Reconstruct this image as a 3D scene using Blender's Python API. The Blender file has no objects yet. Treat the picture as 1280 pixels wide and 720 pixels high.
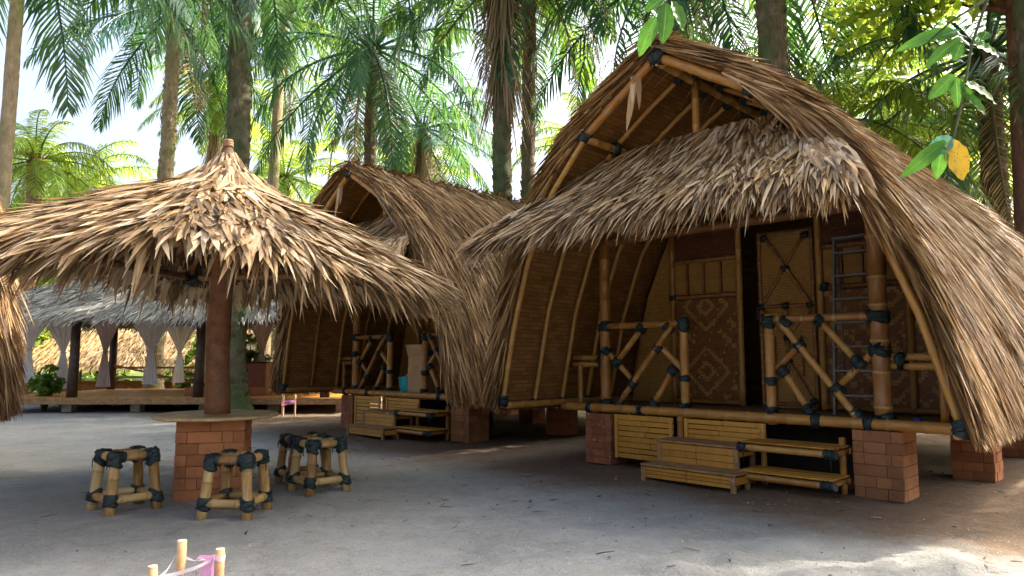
import bpy, math, random
import numpy as np
from mathutils import Vector, Matrix

random.seed(7)
rng = np.random.default_rng(11)
PI = math.pi
scene = bpy.context.scene
COL = scene.collection
R = math.radians

# ------------------------------------------------------------------ materials
def new_mat(name):
    m = bpy.data.materials.new(name)
    m.use_nodes = True
    nt = m.node_tree
    for n in list(nt.nodes):
        nt.nodes.remove(n)
    out = nt.nodes.new('ShaderNodeOutputMaterial')
    return m, nt, out

def N(nt, t, **kw):
    n = nt.nodes.new(t)
    for k, v in kw.items():
        setattr(n, k, v)
    return n

def ramp(nt, stops, fac=None, interp='LINEAR'):
    r = nt.nodes.new('ShaderNodeValToRGB')
    r.color_ramp.interpolation = interp
    el = r.color_ramp.elements
    while len(el) < len(stops):
        el.new(0.5)
    for e, (p, c) in zip(el, stops):
        e.position = p
        e.color = (c[0], c[1], c[2], 1)
    if fac is not None:
        nt.links.new(fac, r.inputs['Fac'])
    return r.outputs['Color']

def noise(nt, scale, detail=4, rough=0.6, vec=None, dist=0.0):
    n = nt.nodes.new('ShaderNodeTexNoise')
    n.inputs['Scale'].default_value = scale
    n.inputs['Detail'].default_value = detail
    n.inputs['Roughness'].default_value = rough
    n.inputs['Distortion'].default_value = dist
    if vec is not None:
        nt.links.new(vec, n.inputs['Vector'])
    return n.outputs['Fac']

def coords(nt, which='Object', scale=(1, 1, 1)):
    tc = nt.nodes.new('ShaderNodeTexCoord')
    mp = nt.nodes.new('ShaderNodeMapping')
    mp.inputs['Scale'].default_value = scale
    nt.links.new(tc.outputs[which], mp.inputs['Vector'])
    return mp.outputs['Vector']

def math_n(nt, op, a, b=None, clamp=False):
    m = nt.nodes.new('ShaderNodeMath')
    m.operation = op
    m.use_clamp = clamp
    for i, x in enumerate((a, b)):
        if x is None:
            continue
        if isinstance(x, (int, float)):
            m.inputs[i].default_value = x
        else:
            nt.links.new(x, m.inputs[i])
    return m.outputs[0]

def mixc(nt, a, b, fac, mode='MIX'):
    m = nt.nodes.new('ShaderNodeMix')
    m.data_type = 'RGBA'
    m.blend_type = mode
    def put(sock, x):
        if isinstance(x, (tuple, list)):
            sock.default_value = (x[0], x[1], x[2], 1)
        else:
            nt.links.new(x, sock)
    put(m.inputs['A'], a)
    put(m.inputs['B'], b)
    if isinstance(fac, (int, float)):
        m.inputs['Factor'].default_value = fac
    else:
        nt.links.new(fac, m.inputs['Factor'])
    return m.outputs['Result']

def finish(nt, out, color, rough=0.6, bump=None, bdist=0.01, bstr=0.5, spec=0.4, trans=0.0, tcolor=None):
    p = nt.nodes.new('ShaderNodeBsdfPrincipled')
    if isinstance(color, (tuple, list)):
        p.inputs['Base Color'].default_value = (color[0], color[1], color[2], 1)
    else:
        nt.links.new(color, p.inputs['Base Color'])
    if isinstance(rough, (int, float)):
        p.inputs['Roughness'].default_value = rough
    else:
        nt.links.new(rough, p.inputs['Roughness'])
    p.inputs['Specular IOR Level'].default_value = spec
    if bump is not None:
        b = nt.nodes.new('ShaderNodeBump')
        b.inputs['Strength'].default_value = bstr
        b.inputs['Distance'].default_value = bdist
        nt.links.new(bump, b.inputs['Height'])
        nt.links.new(b.outputs['Normal'], p.inputs['Normal'])
    sh = p.outputs['BSDF']
    if trans > 0:
        t = nt.nodes.new('ShaderNodeBsdfTranslucent')
        if tcolor is None:
            tcolor = color
        if isinstance(tcolor, (tuple, list)):
            t.inputs['Color'].default_value = (tcolor[0], tcolor[1], tcolor[2], 1)
        else:
            nt.links.new(tcolor, t.inputs['Color'])
        mx = nt.nodes.new('ShaderNodeMixShader')
        mx.inputs[0].default_value = trans
        nt.links.new(sh, mx.inputs[1])
        nt.links.new(t.outputs[0], mx.inputs[2])
        sh = mx.outputs[0]
    nt.links.new(sh, out.inputs['Surface'])

def island(nt):
    return nt.nodes.new('ShaderNodeNewGeometry').outputs['Random Per Island']

def mat_island(name, stops, rough=0.6, trans=0.0, tstops=None, nscale=6.0, namt=0.5, spec=0.3, contrast=1.0):
    """one colour per blade / leaf, broken up by noise"""
    m, nt, out = new_mat(name)
    r = island(nt)
    nz = noise(nt, nscale, 3, 0.6, coords(nt, 'Object'))
    r = math_n(nt, 'ADD', math_n(nt, 'MULTIPLY', math_n(nt, 'SUBTRACT', r, 0.5), contrast), 0.5, True)
    f = math_n(nt, 'ADD', math_n(nt, 'MULTIPLY', r, 1 - namt * 0.5), math_n(nt, 'MULTIPLY', math_n(nt, 'SUBTRACT', nz, 0.35), namt), True)
    c = ramp(nt, stops, f)
    tc = ramp(nt, tstops, f) if tstops else None
    finish(nt, out, c, rough, spec=spec, trans=trans, tcolor=tc)
    return m

def mat_bamboo(name, stops, gloss=0.42):
    m, nt, out = new_mat(name)
    v = coords(nt, 'UV', (3.0, 5.0, 1))
    a = noise(nt, 1.6, 4, 0.65, v)
    v2 = coords(nt, 'UV', (2.0, 40.0, 1))
    b = noise(nt, 2.0, 3, 0.6, v2)
    oi = nt.nodes.new('ShaderNodeObjectInfo')
    isl = island(nt)
    f = math_n(nt, 'ADD', math_n(nt, 'MULTIPLY', a, 0.75), math_n(nt, 'MULTIPLY', b, 0.3))
    f = math_n(nt, 'ADD', f, math_n(nt, 'MULTIPLY', math_n(nt, 'SUBTRACT', oi.outputs['Random'], 0.5), 0.35))
    f = math_n(nt, 'ADD', f, math_n(nt, 'MULTIPLY', math_n(nt, 'SUBTRACT', isl, 0.5), 0.2), True)
    c = ramp(nt, stops, f)
    finish(nt, out, c, gloss, bump=b, bdist=0.002, bstr=0.4, spec=0.45)
    return m

M = {}
M['bamboo'] = mat_bamboo('bamboo', [(0.1, (0.11, 0.042, 0.012)), (0.42, (0.28, 0.118, 0.022)), (0.65, (0.39, 0.195, 0.043)), (0.95, (0.48, 0.29, 0.09))])
M['bamboo_node'] = mat_bamboo('bamboo_node', [(0.2, (0.09, 0.04, 0.012)), (0.8, (0.42, 0.27, 0.10))])
M['bamboo_old'] = mat_bamboo('bamboo_old', [(0.1, (0.10, 0.045, 0.016)), (0.4, (0.26, 0.13, 0.04)), (0.62, (0.44, 0.29, 0.11)), (0.9, (0.52, 0.42, 0.24))], 0.5)
M['bamboo_dark'] = mat_bamboo('bamboo_dark', [(0.1, (0.09, 0.035, 0.012)), (0.5, (0.21, 0.085, 0.025)), (0.9, (0.33, 0.17, 0.06))], 0.4)

def m_lash():
    m, nt, out = new_mat('lashing')
    v = coords(nt, 'Object', (1, 1, 1))
    w = noise(nt, 90, 2, 0.5, v)
    c = ramp(nt, [(0.3, (0.008, 0.014, 0.016)), (0.75, (0.022, 0.042, 0.044))], w)
    finish(nt, out, c, 0.5, bump=w, bdist=0.006, bstr=0.8, spec=0.35)
    return m
M['lash'] = m_lash()

def m_weave(name, c1, c2, sx, sy, seams=True):
    m, nt, out = new_mat(name)
    tc = nt.nodes.new('ShaderNodeTexCoord')
    br = nt.nodes.new('ShaderNodeTexBrick')
    br.inputs['Scale'].default_value = 1.0
    br.inputs['Brick Width'].default_value = sx
    br.inputs['Row Height'].default_value = sy
    br.inputs['Mortar Size'].default_value = 0.004
    br.inputs['Mortar Smooth'].default_value = 0.6
    br.inputs['Color1'].default_value = (0, 0, 0, 1)
    br.inputs['Color2'].default_value = (1, 1, 1, 1)
    br.inputs['Mortar'].default_value = (0.5, 0.5, 0.5, 1)
    nt.links.new(tc.outputs['UV'], br.inputs['Vector'])
    nz = noise(nt, 3.0, 5, 0.7, coords(nt, 'UV', (1, 2.2, 1)))
    f = math_n(nt, 'ADD', math_n(nt, 'MULTIPLY', br.outputs['Color'], 0.45), math_n(nt, 'MULTIPLY', nz, 0.6), True)
    fine = noise(nt, 1.0, 2, 0.5, coords(nt, 'UV', (260, 30, 1)))
    f = math_n(nt, 'ADD', f, math_n(nt, 'MULTIPLY', math_n(nt, 'SUBTRACT', fine, 0.5), 0.5), True)
    c = ramp(nt, [(0.1, c1), (0.9, c2)], f)
    c = mixc(nt, c, (c1[0] * 0.5, c1[1] * 0.5, c1[2] * 0.5), br.outputs['Fac'])
    h = math_n(nt, 'ADD', math_n(nt, 'MULTIPLY', br.outputs['Fac'], -1.0), math_n(nt, 'MULTIPLY', fine, 0.4))
    finish(nt, out, c, 0.6, bump=h, bdist=0.006, bstr=0.6, spec=0.3)
    return m
M['mat'] = m_weave('woven_mat', (0.13, 0.055, 0.015), (0.30, 0.145, 0.04), 0.16, 0.055)
M['panel'] = m_weave('woven_panel', (0.33, 0.155, 0.032), (0.54, 0.31, 0.085), 0.05, 0.02)
M['panel_red'] = m_weave('woven_panel_red', (0.09, 0.030, 0.010), (0.17, 0.065, 0.022), 0.09, 0.03)
M['slat'] = mat_bamboo('split_bamboo', [(0.1, (0.15, 0.058, 0.010)), (0.4, (0.37, 0.165, 0.022)), (0.7, (0.50, 0.25, 0.036)), (0.95, (0.56, 0.34, 0.085))], 0.5)

def m_simple(name, c, rough=0.6, nsc=8, amt=0.35, bump=0.0, spec=0.4, metallic=0.0, trans=0.0):
    m, nt, out = new_mat(name)
    nz = noise(nt, nsc, 5, 0.65, coords(nt, 'Object'))
    lo = tuple(x * (1 - amt) for x in c)
    hi = tuple(min(1, x * (1 + amt)) for x in c)
    col = ramp(nt, [(0.3, lo), (0.7, hi)], nz)
    finish(nt, out, col, rough, bump=nz if bump else None, bdist=bump or 0.01, bstr=0.6, spec=spec, trans=trans)
    if metallic:
        for n in nt.nodes:
            if n.type == 'BSDF_PRINCIPLED':
                n.inputs['Metallic'].default_value = metallic
    return m
M['cell_dark'] = m_simple('weave_dark', (0.19, 0.075, 0.018), 0.5, 30, 0.4, 0.003)
M['cell_light'] = m_simple('weave_light', (0.38, 0.205, 0.058), 0.5, 30, 0.35, 0.003)
M['shade_black'] = m_simple('painted_shade', (0.02, 0.015, 0.012), 0.9, 3, 0.3)  # near-black colour standing in for the shade under the floor
M['wood'] = m_simple('weathered_wood', (0.25, 0.14, 0.055), 0.65, 14, 0.45, 0.004)
M['postwood'] = m_simple('post_wood', (0.16, 0.068, 0.028), 0.6, 9, 0.45, 0.004)
M['darkwood'] = m_simple('dark_wood', (0.06, 0.038, 0.026), 0.6, 9, 0.5, 0.004)
M['deckwood'] = m_simple('deck_wood', (0.50, 0.20, 0.045), 0.5, 5, 0.4, 0.003, 0.15)
M['tabletop'] = m_simple('table_top', (0.40, 0.29, 0.14), 0.5, 7, 0.35, 0.003)
M['metal'] = m_simple('aluminium', (0.22, 0.22, 0.23), 0.6, 20, 0.2, metallic=0.7)
M['card'] = m_simple('cardboard', (0.44, 0.27, 0.13), 0.75, 4, 0.15)
M['cyan'] = m_simple('cyan_plastic', (0.03, 0.42, 0.48), 0.35, 4, 0.1)
M['bluep'] = m_simple('blue_plastic', (0.03, 0.06, 0.38), 0.35, 4, 0.1)
M['whitep'] = m_simple('white_plastic', (0.7, 0.72, 0.75), 0.35, 4, 0.1)
M['lilac'] = m_simple('lilac_plastic', (0.45, 0.38, 0.62), 0.4, 4, 0.1)
M['pink'] = m_simple('pink_tape', (0.78, 0.40, 0.62), 0.45, 25, 0.22, 0.002, trans=0.3)
M['whitetape'] = m_simple('white_tape', (0.82, 0.72, 0.78), 0.45, 25, 0.12, 0.002, trans=0.3)
M['redtape'] = m_simple('red_tape', (0.75, 0.12, 0.25), 0.45, 25, 0.12)
M['stake'] = m_simple('stake_wood', (0.50, 0.30, 0.14), 0.6, 25, 0.25, 0.003)
M['stake_end'] = m_simple('stake_end', (0.66, 0.52, 0.33), 0.75, 40, 0.2, 0.003)
M['curtain'] = m_simple('curtain_cloth', (0.84, 0.83, 0.88), 0.8, 3, 0.05, trans=0.6)
M['curtain_pink'] = m_simple('curtain_pink', (0.62, 0.50, 0.50), 0.8, 3, 0.08, trans=0.5)
M['counter'] = m_simple('counter_wood', (0.27, 0.10, 0.045), 0.45, 6, 0.3)
M['rope'] = m_simple('rope', (0.24, 0.13, 0.07), 0.8, 60, 0.4, 0.006)
M['stone'] = m_simple('pale_stone', (0.55, 0.50, 0.42), 0.8, 10, 0.3, 0.01)

def m_brick(name, base, var, spots=0.0):
    m, nt, out = new_mat(name)
    r = island(nt)
    v = coords(nt, 'Object')
    nz = noise(nt, 22, 5, 0.7, v)
    big = noise(nt, 5, 3, 0.6, v)
    f = math_n(nt, 'ADD', math_n(nt, 'MULTIPLY', r, 0.55), math_n(nt, 'MULTIPLY', nz, 0.45))
    c = ramp(nt, [(0.15, tuple(x * (1 - var) for x in base)), (0.5, base), (0.9, tuple(x * (1 + var) for x in base))], f)
    c = mixc(nt, c, (base[0] * 0.55, base[1] * 0.6, base[2] * 0.7), ramp(nt, [(0.5, (0, 0, 0)), (0.72, (0.8, 0.8, 0.8))], big))
    if spots:
        sp = noise(nt, 30, 2, 0.5, v)
        c = mixc(nt, c, (0.5, 0.42, 0.36), ramp(nt, [(0.66, (0, 0, 0)), (0.72, (spots, spots, spots))], sp))
    finish(nt, out, c, 0.85, bump=nz, bdist=0.005, bstr=0.7, spec=0.25)
    return m
M['brick'] = m_brick('brick', (0.36, 0.14, 0.058), 0.3)
M['brick_pale'] = m_brick('brick_pale', (0.27, 0.118, 0.05), 0.28)
M['brick_red'] = m_brick('brick_red', (0.27, 0.095, 0.045), 0.25, 0.7)
M['mortar'] = m_simple('mortar', (0.20, 0.12, 0.075), 0.9, 30, 0.3, 0.004)

TH_A = [(0.0, (0.05, 0.023, 0.008)), (0.26, (0.165, 0.082, 0.027)), (0.55, (0.33, 0.182, 0.067)), (0.8, (0.47, 0.295, 0.13)), (1.0, (0.60, 0.44, 0.26))]
TH_B = [(0.0, (0.06, 0.03, 0.013)), (0.2, (0.20, 0.105, 0.038)), (0.5, (0.40, 0.245, 0.105)), (0.78, (0.53, 0.375, 0.20)), (1.0, (0.64, 0.52, 0.37))]
TH_C = [(0.0, (0.10, 0.058, 0.028)), (0.25, (0.27, 0.165, 0.075)), (0.55, (0.50, 0.34, 0.175)), (0.85, (0.64, 0.49, 0.31)), (1.0, (0.66, 0.56, 0.44))]
M['thatch'] = mat_island('hut_thatch', TH_A, 0.55, 0.12, nscale=1.6, namt=0.5, contrast=1.5)
M['thatch_porch'] = mat_island('porch_thatch', TH_B, 0.55, 0.12, nscale=2.0, namt=0.4, contrast=1.25)
M['thatch_pale'] = mat_island('pale_thatch', [(0.0, (0.08, 0.04, 0.016)), (0.25, (0.24, 0.135, 0.055)), (0.55, (0.45, 0.30, 0.155)), (1.0, (0.66, 0.55, 0.42))], 0.55, 0.12, nscale=3.0, namt=0.4)
M['thatch_round'] = mat_island('umbrella_thatch', TH_C, 0.55, 0.14, nscale=2.5, namt=0.4, contrast=1.15)
M['thatch_grey'] = mat_island('grey_thatch', [(0.0, (0.11, 0.10, 0.085)), (0.5, (0.27, 0.265, 0.235)), (1.0, (0.45, 0.445, 0.40))], 0.7, 0.1)
M['thatch_base'] = m_simple('thatch_underlayer', (0.065, 0.036, 0.016), 0.8, 12, 0.5, 0.01)

def leafmat(name, lo, hi, tlo, thi, trans, rough=0.38, spec=0.5):
    return mat_island(name, [(0.1, lo), (0.9, hi)], rough, trans, [(0.1, tlo), (0.9, thi)], nscale=0.5, namt=0.5, spec=spec)
M['palm'] = leafmat('palm_leaf', (0.020, 0.070, 0.024), (0.07, 0.16, 0.04), (0.16, 0.34, 0.03), (0.44, 0.58, 0.06), 0.46, 0.28, 0.6)
M['palm_teal'] = leafmat('palm_leaf_bluish', (0.015, 0.068, 0.042), (0.045, 0.13, 0.068), (0.07, 0.22, 0.05), (0.24, 0.42, 0.08), 0.34, 0.26, 0.7)
M['palm_lime'] = leafmat('palm_leaf_lime', (0.045, 0.11, 0.02), (0.13, 0.22, 0.035), (0.30, 0.46, 0.03), (0.62, 0.70, 0.09), 0.55, 0.4)
M['palm_dead'] = leafmat('palm_leaf_dead', (0.13, 0.085, 0.045), (0.34, 0.26, 0.16), (0.24, 0.15, 0.06), (0.45, 0.33, 0.18), 0.3, 0.6, 0.3)
M['leaf'] = leafmat('broad_leaf', (0.022, 0.075, 0.018), (0.08, 0.17, 0.035), (0.22, 0.42, 0.03), (0.52, 0.66, 0.08), 0.52, 0.4)
M['leaf_lime'] = leafmat('broad_leaf_lime', (0.06, 0.14, 0.025), (0.15, 0.25, 0.045), (0.42, 0.58, 0.05), (0.76, 0.82, 0.14), 0.55, 0.4)
def m_veined(name, lo, hi, rib, spots=None, trans=0.5):
    m, nt, out = new_mat(name)
    tc = nt.nodes.new('ShaderNodeTexCoord')
    sp = nt.nodes.new('ShaderNodeSeparateXYZ'); nt.links.new(tc.outputs['UV'], sp.inputs[0])
    e = math_n(nt, 'ABSOLUTE', math_n(nt, 'SUBTRACT', sp.outputs[1], 0.5))
    v = coords(nt, 'Object')
    oi = nt.nodes.new('ShaderNodeObjectInfo')
    f = math_n(nt, 'ADD', math_n(nt, 'MULTIPLY', noise(nt, 25, 4, 0.6, v), 0.7), math_n(nt, 'MULTIPLY', oi.outputs['Random'], 0.4), True)
    c = ramp(nt, [(0.25, lo), (0.85, hi)], f)
    w = math_n(nt, 'SINE', math_n(nt, 'MULTIPLY', math_n(nt, 'SUBTRACT', sp.outputs[0], math_n(nt, 'MULTIPLY', e, 0.45)), 75.0))
    side_v = math_n(nt, 'MULTIPLY', math_n(nt, 'SUBTRACT', w, 0.82), 3.0, True)
    mid = math_n(nt, 'SUBTRACT', 1.0, math_n(nt, 'MULTIPLY', e, 22.0), True)
    c = mixc(nt, c, rib, math_n(nt, 'MAXIMUM', math_n(nt, 'MULTIPLY', side_v, 0.6), mid))
    if spots:
        s1 = noise(nt, 130, 2, 0.5, v); s2 = noise(nt, 24, 3, 0.6, v)
        c = mixc(nt, c, spots, ramp(nt, [(0.64, (0, 0, 0)), (0.70, (1, 1, 1))], s1))
        c = mixc(nt, c, spots, ramp(nt, [(0.66, (0, 0, 0)), (0.74, (.7, .7, .7))], s2))
    finish(nt, out, c, 0.34, bump=side_v, bdist=0.001, bstr=0.5, trans=trans)
    return m
M['leaf_near'] = m_veined('near_leaf', (0.05, 0.17, 0.02), (0.14, 0.36, 0.035), (0.22, 0.42, 0.10), (0.16, 0.13, 0.03))
M['leaf_pale'] = m_veined('pale_leaf', (0.10, 0.30, 0.19), (0.18, 0.44, 0.28), (0.3, 0.5, 0.35), None, 0.45)
M['leaf_yellow'] = m_veined('yellow_leaf', (0.62, 0.33, 0.012), (0.80, 0.52, 0.03), (0.70, 0.46, 0.06), (0.17, 0.085, 0.012), 0.45)

def m_bark(name, lo, hi, moss=None, mossamt=0.5):
    m, nt, out = new_mat(name)
    v = coords(nt, 'Object', (1, 1, 0.45))
    nz = noise(nt, 9, 6, 0.7, v)
    b2 = noise(nt, 2.2, 4, 0.6, v)
    c = ramp(nt, [(0.3, lo), (0.72, hi)], nz)
    if moss:
        c = mixc(nt, c, moss, ramp(nt, [(0.62 - mossamt * 0.4, (0, 0, 0)), (0.75 - mossamt * 0.25, (0.9, 0.9, 0.9))], b2))
    finish(nt, out, c, 0.9, bump=nz, bdist=0.05, bstr=0.8, spec=0.2)
    return m
M['bark'] = m_bark('palm_bark', (0.055, 0.04, 0.028), (0.22, 0.175, 0.125), (0.065, 0.095, 0.035), 0.5)
M['bark_moss'] = m_bark('mossy_bark', (0.055, 0.045, 0.03), (0.20, 0.165, 0.115), (0.05, 0.085, 0.03), 0.6)
M['bark_pale'] = m_bark('pale_bark', (0.16, 0.12, 0.075), (0.38, 0.30, 0.2), (0.16, 0.18, 0.06), 0.35)
M['bark_red'] = m_bark('reddish_bark', (0.09, 0.04, 0.025), (0.22, 0.12, 0.08), None)
M['fibre'] = m_bark('palm_fibre', (0.10, 0.055, 0.03), (0.30, 0.17, 0.085), None)

# ------------------------------------------------------------------ mesh builder
class MB:
    def __init__(self):
        self.v, self.f, self.n = [], [], 0
    def add(self, verts, faces, mat=0, smooth=False, uv=None):
        verts = np.asarray(verts, float).reshape(-1, 3)
        faces = np.asarray(faces, int)
        self.v.append(verts)
        if uv is None:
            uv = np.zeros(faces.shape + (2,))
        self.f.append((faces + self.n, np.asarray(uv, float), mat, smooth))
        self.n += len(verts)
        return self
    def build(self, name, mats, parent=None, loc=None):
        if not isinstance(mats, (list, tuple)):
            mats = [mats]
        me = bpy.data.meshes.new(name)
        V = np.concatenate(self.v)
        loops = np.concatenate([f.reshape(-1) for f, _, _, _ in self.f])
        tot = np.concatenate([np.full(len(f), f.shape[1]) for f, _, _, _ in self.f])
        start = np.concatenate([[0], np.cumsum(tot)[:-1]])
        mi = np.concatenate([np.full(len(f), m) for f, _, m, _ in self.f])
        sm = np.concatenate([np.full(len(f), s) for f, _, _, s in self.f])
        uv = np.concatenate([u.reshape(-1, 2) for _, u, _, _ in self.f])
        me.vertices.add(len(V)); me.vertices.foreach_set('co', V.astype(np.float32).reshape(-1))
        me.loops.add(len(loops)); me.loops.foreach_set('vertex_index', loops.astype(np.int32))
        me.polygons.add(len(tot))
        me.polygons.foreach_set('loop_start', start.astype(np.int32))
        me.polygons.foreach_set('loop_total', tot.astype(np.int32))
        for m in mats:
            me.materials.append(m)
        me.polygons.foreach_set('material_index', mi.astype(np.int32))
        me.polygons.foreach_set('use_smooth', sm.astype(bool))
        ul = me.uv_layers.new(name='UVMap')
        ul.data.foreach_set('uv', uv.astype(np.float32).reshape(-1))
        me.update(calc_edges=True)
        me.validate()
        o = bpy.data.objects.new(name, me)
        COL.objects.link(o)
        if parent is not None:
            o.parent = parent
        if loc is not None:
            o.location = loc
        return o
    # --- shapes
    def box(self, c, s, ax=None, mat=0, bev=0.0, uvax=0):
        c = np.array(c, float); h = np.array(s, float) / 2
        A = np.eye(3) if ax is None else np.array(ax, float)
        if bev <= 0:
            sg = np.array([[-1,-1,-1],[1,-1,-1],[1,1,-1],[-1,1,-1],[-1,-1,1],[1,-1,1],[1,1,1],[-1,1,1]])
            V = c + (sg * h) @ A
            F = [[0,3,2,1],[4,5,6,7],[0,1,5,4],[1,2,6,5],[2,3,7,6],[3,0,4,7]]
            L = sg * h
            uv = []
            for f in F:
                p = L[f]
                var = [i for i in range(3) if np.ptp(p[:, i]) > 1e-9]
                if uvax in var:
                    a = uvax; b = [i for i in var if i != a][0]
                else:
                    a, b = var
                uv.append(p[:, [a, b]])
            self.add(V, F, mat, False, uv)
        else:
            b = min(bev, h.min() * 0.45)
            V, idx = [], {}
            for sx in (-1, 1):
                for sy in (-1, 1):
                    for sz in (-1, 1):
                        for k in range(3):
                            p = np.array([sx, sy, sz]) * (h - b)
                            p[k] = [sx, sy, sz][k] * h[k]
                            idx[(sx, sy, sz, k)] = len(V); V.append(p)
            V = np.array(V)
            Q, T = [], []
            for k in range(3):
                i, j = [a for a in range(3) if a != k]
                for s in (-1, 1):
                    q = []
                    for (a, bb) in ((-1,-1),(1,-1),(1,1),(-1,1)):
                        t = [0, 0, 0]; t[k] = s; t[i] = a; t[j] = bb
                        q.append(idx[(*t, k)])
                    Q.append(q)
                for a in (-1, 1):
                    for bb in (-1, 1):
                        q = []
                        t = [0, 0, 0]; t[i] = a; t[j] = bb
                        t[k] = -1; q.append(idx[(*t, i)]); q.append(idx[(*t, j)])
                        t[k] = 1; q.append(idx[(*t, j)]); q.append(idx[(*t, i)])
                        Q.append(q)
            for sx in (-1, 1):
                for sy in (-1, 1):
                    for sz in (-1, 1):
                        T.append([idx[(sx, sy, sz, k)] for k in range(3)])
            def orient(F):
                o = []
                for f in F:
                    p = V[f]; n = np.cross(p[1] - p[0], p[2] - p[0])
                    o.append(f if np.dot(n, p.mean(0)) > 0 else f[::-1])
                return np.array(o)
            Q = orient(Q); T = orient(T)
            W = c + V @ A
            o2 = (uvax + 1) % 3
            base = self.n
            uvq = V[Q][:, :, [uvax, o2]]
            self.add(W, Q, mat, False, uvq)
            self.f.append((T + base, V[T][:, :, [uvax, o2]], mat, False))
        return self
    def tube(self, pts, rad, n=10, mat=0, cap=True, ringmat=None, smooth=True, u0=0.0):
        P = np.asarray(pts, float)
        k = len(P)
        rad = np.full(k, rad) if np.isscalar(rad) else np.asarray(rad, float)
        T = np.gradient(P, axis=0)
        T /= np.linalg.norm(T, axis=1)[:, None] + 1e-12
        a = np.array([0, 0, 1.0]) if abs(T[0][2]) < 0.9 else np.array([1.0, 0, 0])
        X = np.cross(a, T[0]); X /= np.linalg.norm(X)
        ang = np.linspace(0, 2 * PI, n, endpoint=False)
        V = np.zeros((k, n, 3))
        for i in range(k):
            X = X - T[i] * np.dot(X, T[i]); X /= np.linalg.norm(X)
            Y = np.cross(T[i], X)
            V[i] = P[i] + rad[i] * (np.cos(ang)[:, None] * X + np.sin(ang)[:, None] * Y)
        L = np.concatenate([[0], np.cumsum(np.linalg.norm(np.diff(P, axis=0), axis=1))]) + u0
        base = self.n
        self.v.append(V.reshape(-1, 3)); self.n += k * n
        i, j = np.meshgrid(np.arange(k - 1), np.arange(n), indexing='ij')
        j2 = (j + 1) % n
        F = np.stack([i * n + j, i * n + j2, (i + 1) * n + j2, (i + 1) * n + j], -1).reshape(-1, 4)
        uv = np.stack([np.stack([L[i], j / n], -1), np.stack([L[i], (j + 1) / n], -1),
                       np.stack([L[i + 1], (j + 1) / n], -1), np.stack([L[i + 1], j / n], -1)], -2).reshape(-1, 4, 2)
        if ringmat is None:
            self.f.append((F + base, uv, mat, smooth))
        else:
            mask = np.repeat(np.asarray(ringmat, bool), n)
            if (~mask).any(): self.f.append((F[~mask] + base, uv[~mask], mat, smooth))
            if mask.any(): self.f.append((F[mask] + base, uv[mask], 1, smooth))
        if cap:
            for s, rev in ((0, True), (k - 1, False)):
                ring = np.arange(n) + s * n + base
                c = len(V) and self.n
                self.v.append(P[s][None]); self.n += 1
                r2 = np.roll(ring, -1)
                tri = np.stack([ring, r2, np.full(n, c)], -1)
                if rev: tri = tri[:, ::-1]
                tuv = np.zeros((n, 3, 2)); tuv[:, :, 0] = L[s]
                self.f.append((tri, tuv, mat, False))
        return self
    def bamboo(self, p0, p1, r, n=10, bow=0.0, mid=None):
        """a culm with swollen nodes; mid = extra points"""
        pts = [np.array(p0, float)] + ([np.array(m, float) for m in mid] if mid else []) + [np.array(p1, float)]
        P = np.array(pts)
        seg = np.linalg.norm(np.diff(P, axis=0), axis=1)
        cum = np.concatenate([[0], np.cumsum(seg)])
        Ltot = cum[-1]
        st = [0.0]
        s = random.uniform(0.05, 0.2)
        ring = []
        nodes = []
        while s < Ltot - 0.03:
            nodes.append(s); s += random.uniform(0.2, 0.34) * (0.6 + r * 8)
        S, Rr, isr = [0.0], [r], []
        for s in nodes:
            for d, q in ((-0.016, 0.985), (-0.006, 1.09), (0.006, 1.09), (0.016, 0.985)):
                if s + d > S[-1] + 1e-4:
                    isr.append(d > -0.01 and d < 0.01)
                    S.append(s + d); Rr.append(r * q)
        for c in cum[1:-1]:
            pass
        isr.append(False); S.append(Ltot); Rr.append(r * 0.97)
        for c in cum[1:-1]:
            i = int(np.searchsorted(S, c))
            if min(abs(np.array(S) - c)) > 0.004:
                S.insert(i, c); Rr.insert(i, r); isr.insert(max(0, i - 1), isr[max(0, i - 1)])
        S = np.array(S)
        Q = np.stack([np.interp(S, cum, P[:, k]) for k in range(3)], -1)
        if bow:
            d = np.cross(P[-1] - P[0], [0.3, 0.5, 0.9]); d /= np.linalg.norm(d) + 1e-9
            Q = Q + d * (bow * np.sin(PI * S / Ltot))[:, None]
        self.tube(Q, np.array(Rr), n, 0, True, isr, True, random.uniform(0, 20))
        return self
    def lash(self, c, axis, r, h, seed=None):
        """several turns of rubber strip round a joint"""
        a = np.array(axis, float); a /= np.linalg.norm(a)
        k = max(4, int(h / 0.017))
        S = np.linspace(-h / 2, h / 2, k * 2 + 1)
        jit = np.cross(a, [0.37, 0.71, 0.6]); jit /= np.linalg.norm(jit)
        pts = [np.array(c) + a * s + jit * random.uniform(-0.1, 0.1) * r for s in S]
        rr = [r * (1.0 + (0.09 if i % 2 else -0.06) + random.uniform(-0.05, 0.06)) for i in range(len(S))]
        rr[0] = r * 0.85; rr[-1] = r * 0.85
        self.tube(pts, rr, 10, 0)
        # a slanting crossing turn and a loose tail
        b = np.cross(a, jit)
        t = np.linspace(0, 2 * PI, 15)
        ph = random.uniform(0, 6)
        self.tube([np.array(c) + (jit * math.cos(q + ph) + b * math.sin(q + ph)) * r * 1.03 + a * (h * .36 * math.cos(q)) for q in t], .006, 5, cap=False)
        d = jit * math.cos(ph) + b * math.sin(ph)
        p0 = np.array(c) + d * r * 1.02
        if random.random() < .5:
            self.tube([p0, p0 + d * .012 + np.array([0, 0, -.02]), p0 + d * .014 + np.array([0, 0, -.05 - random.random() * .05])], [.006, .006, .004], 5)
        return self
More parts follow.
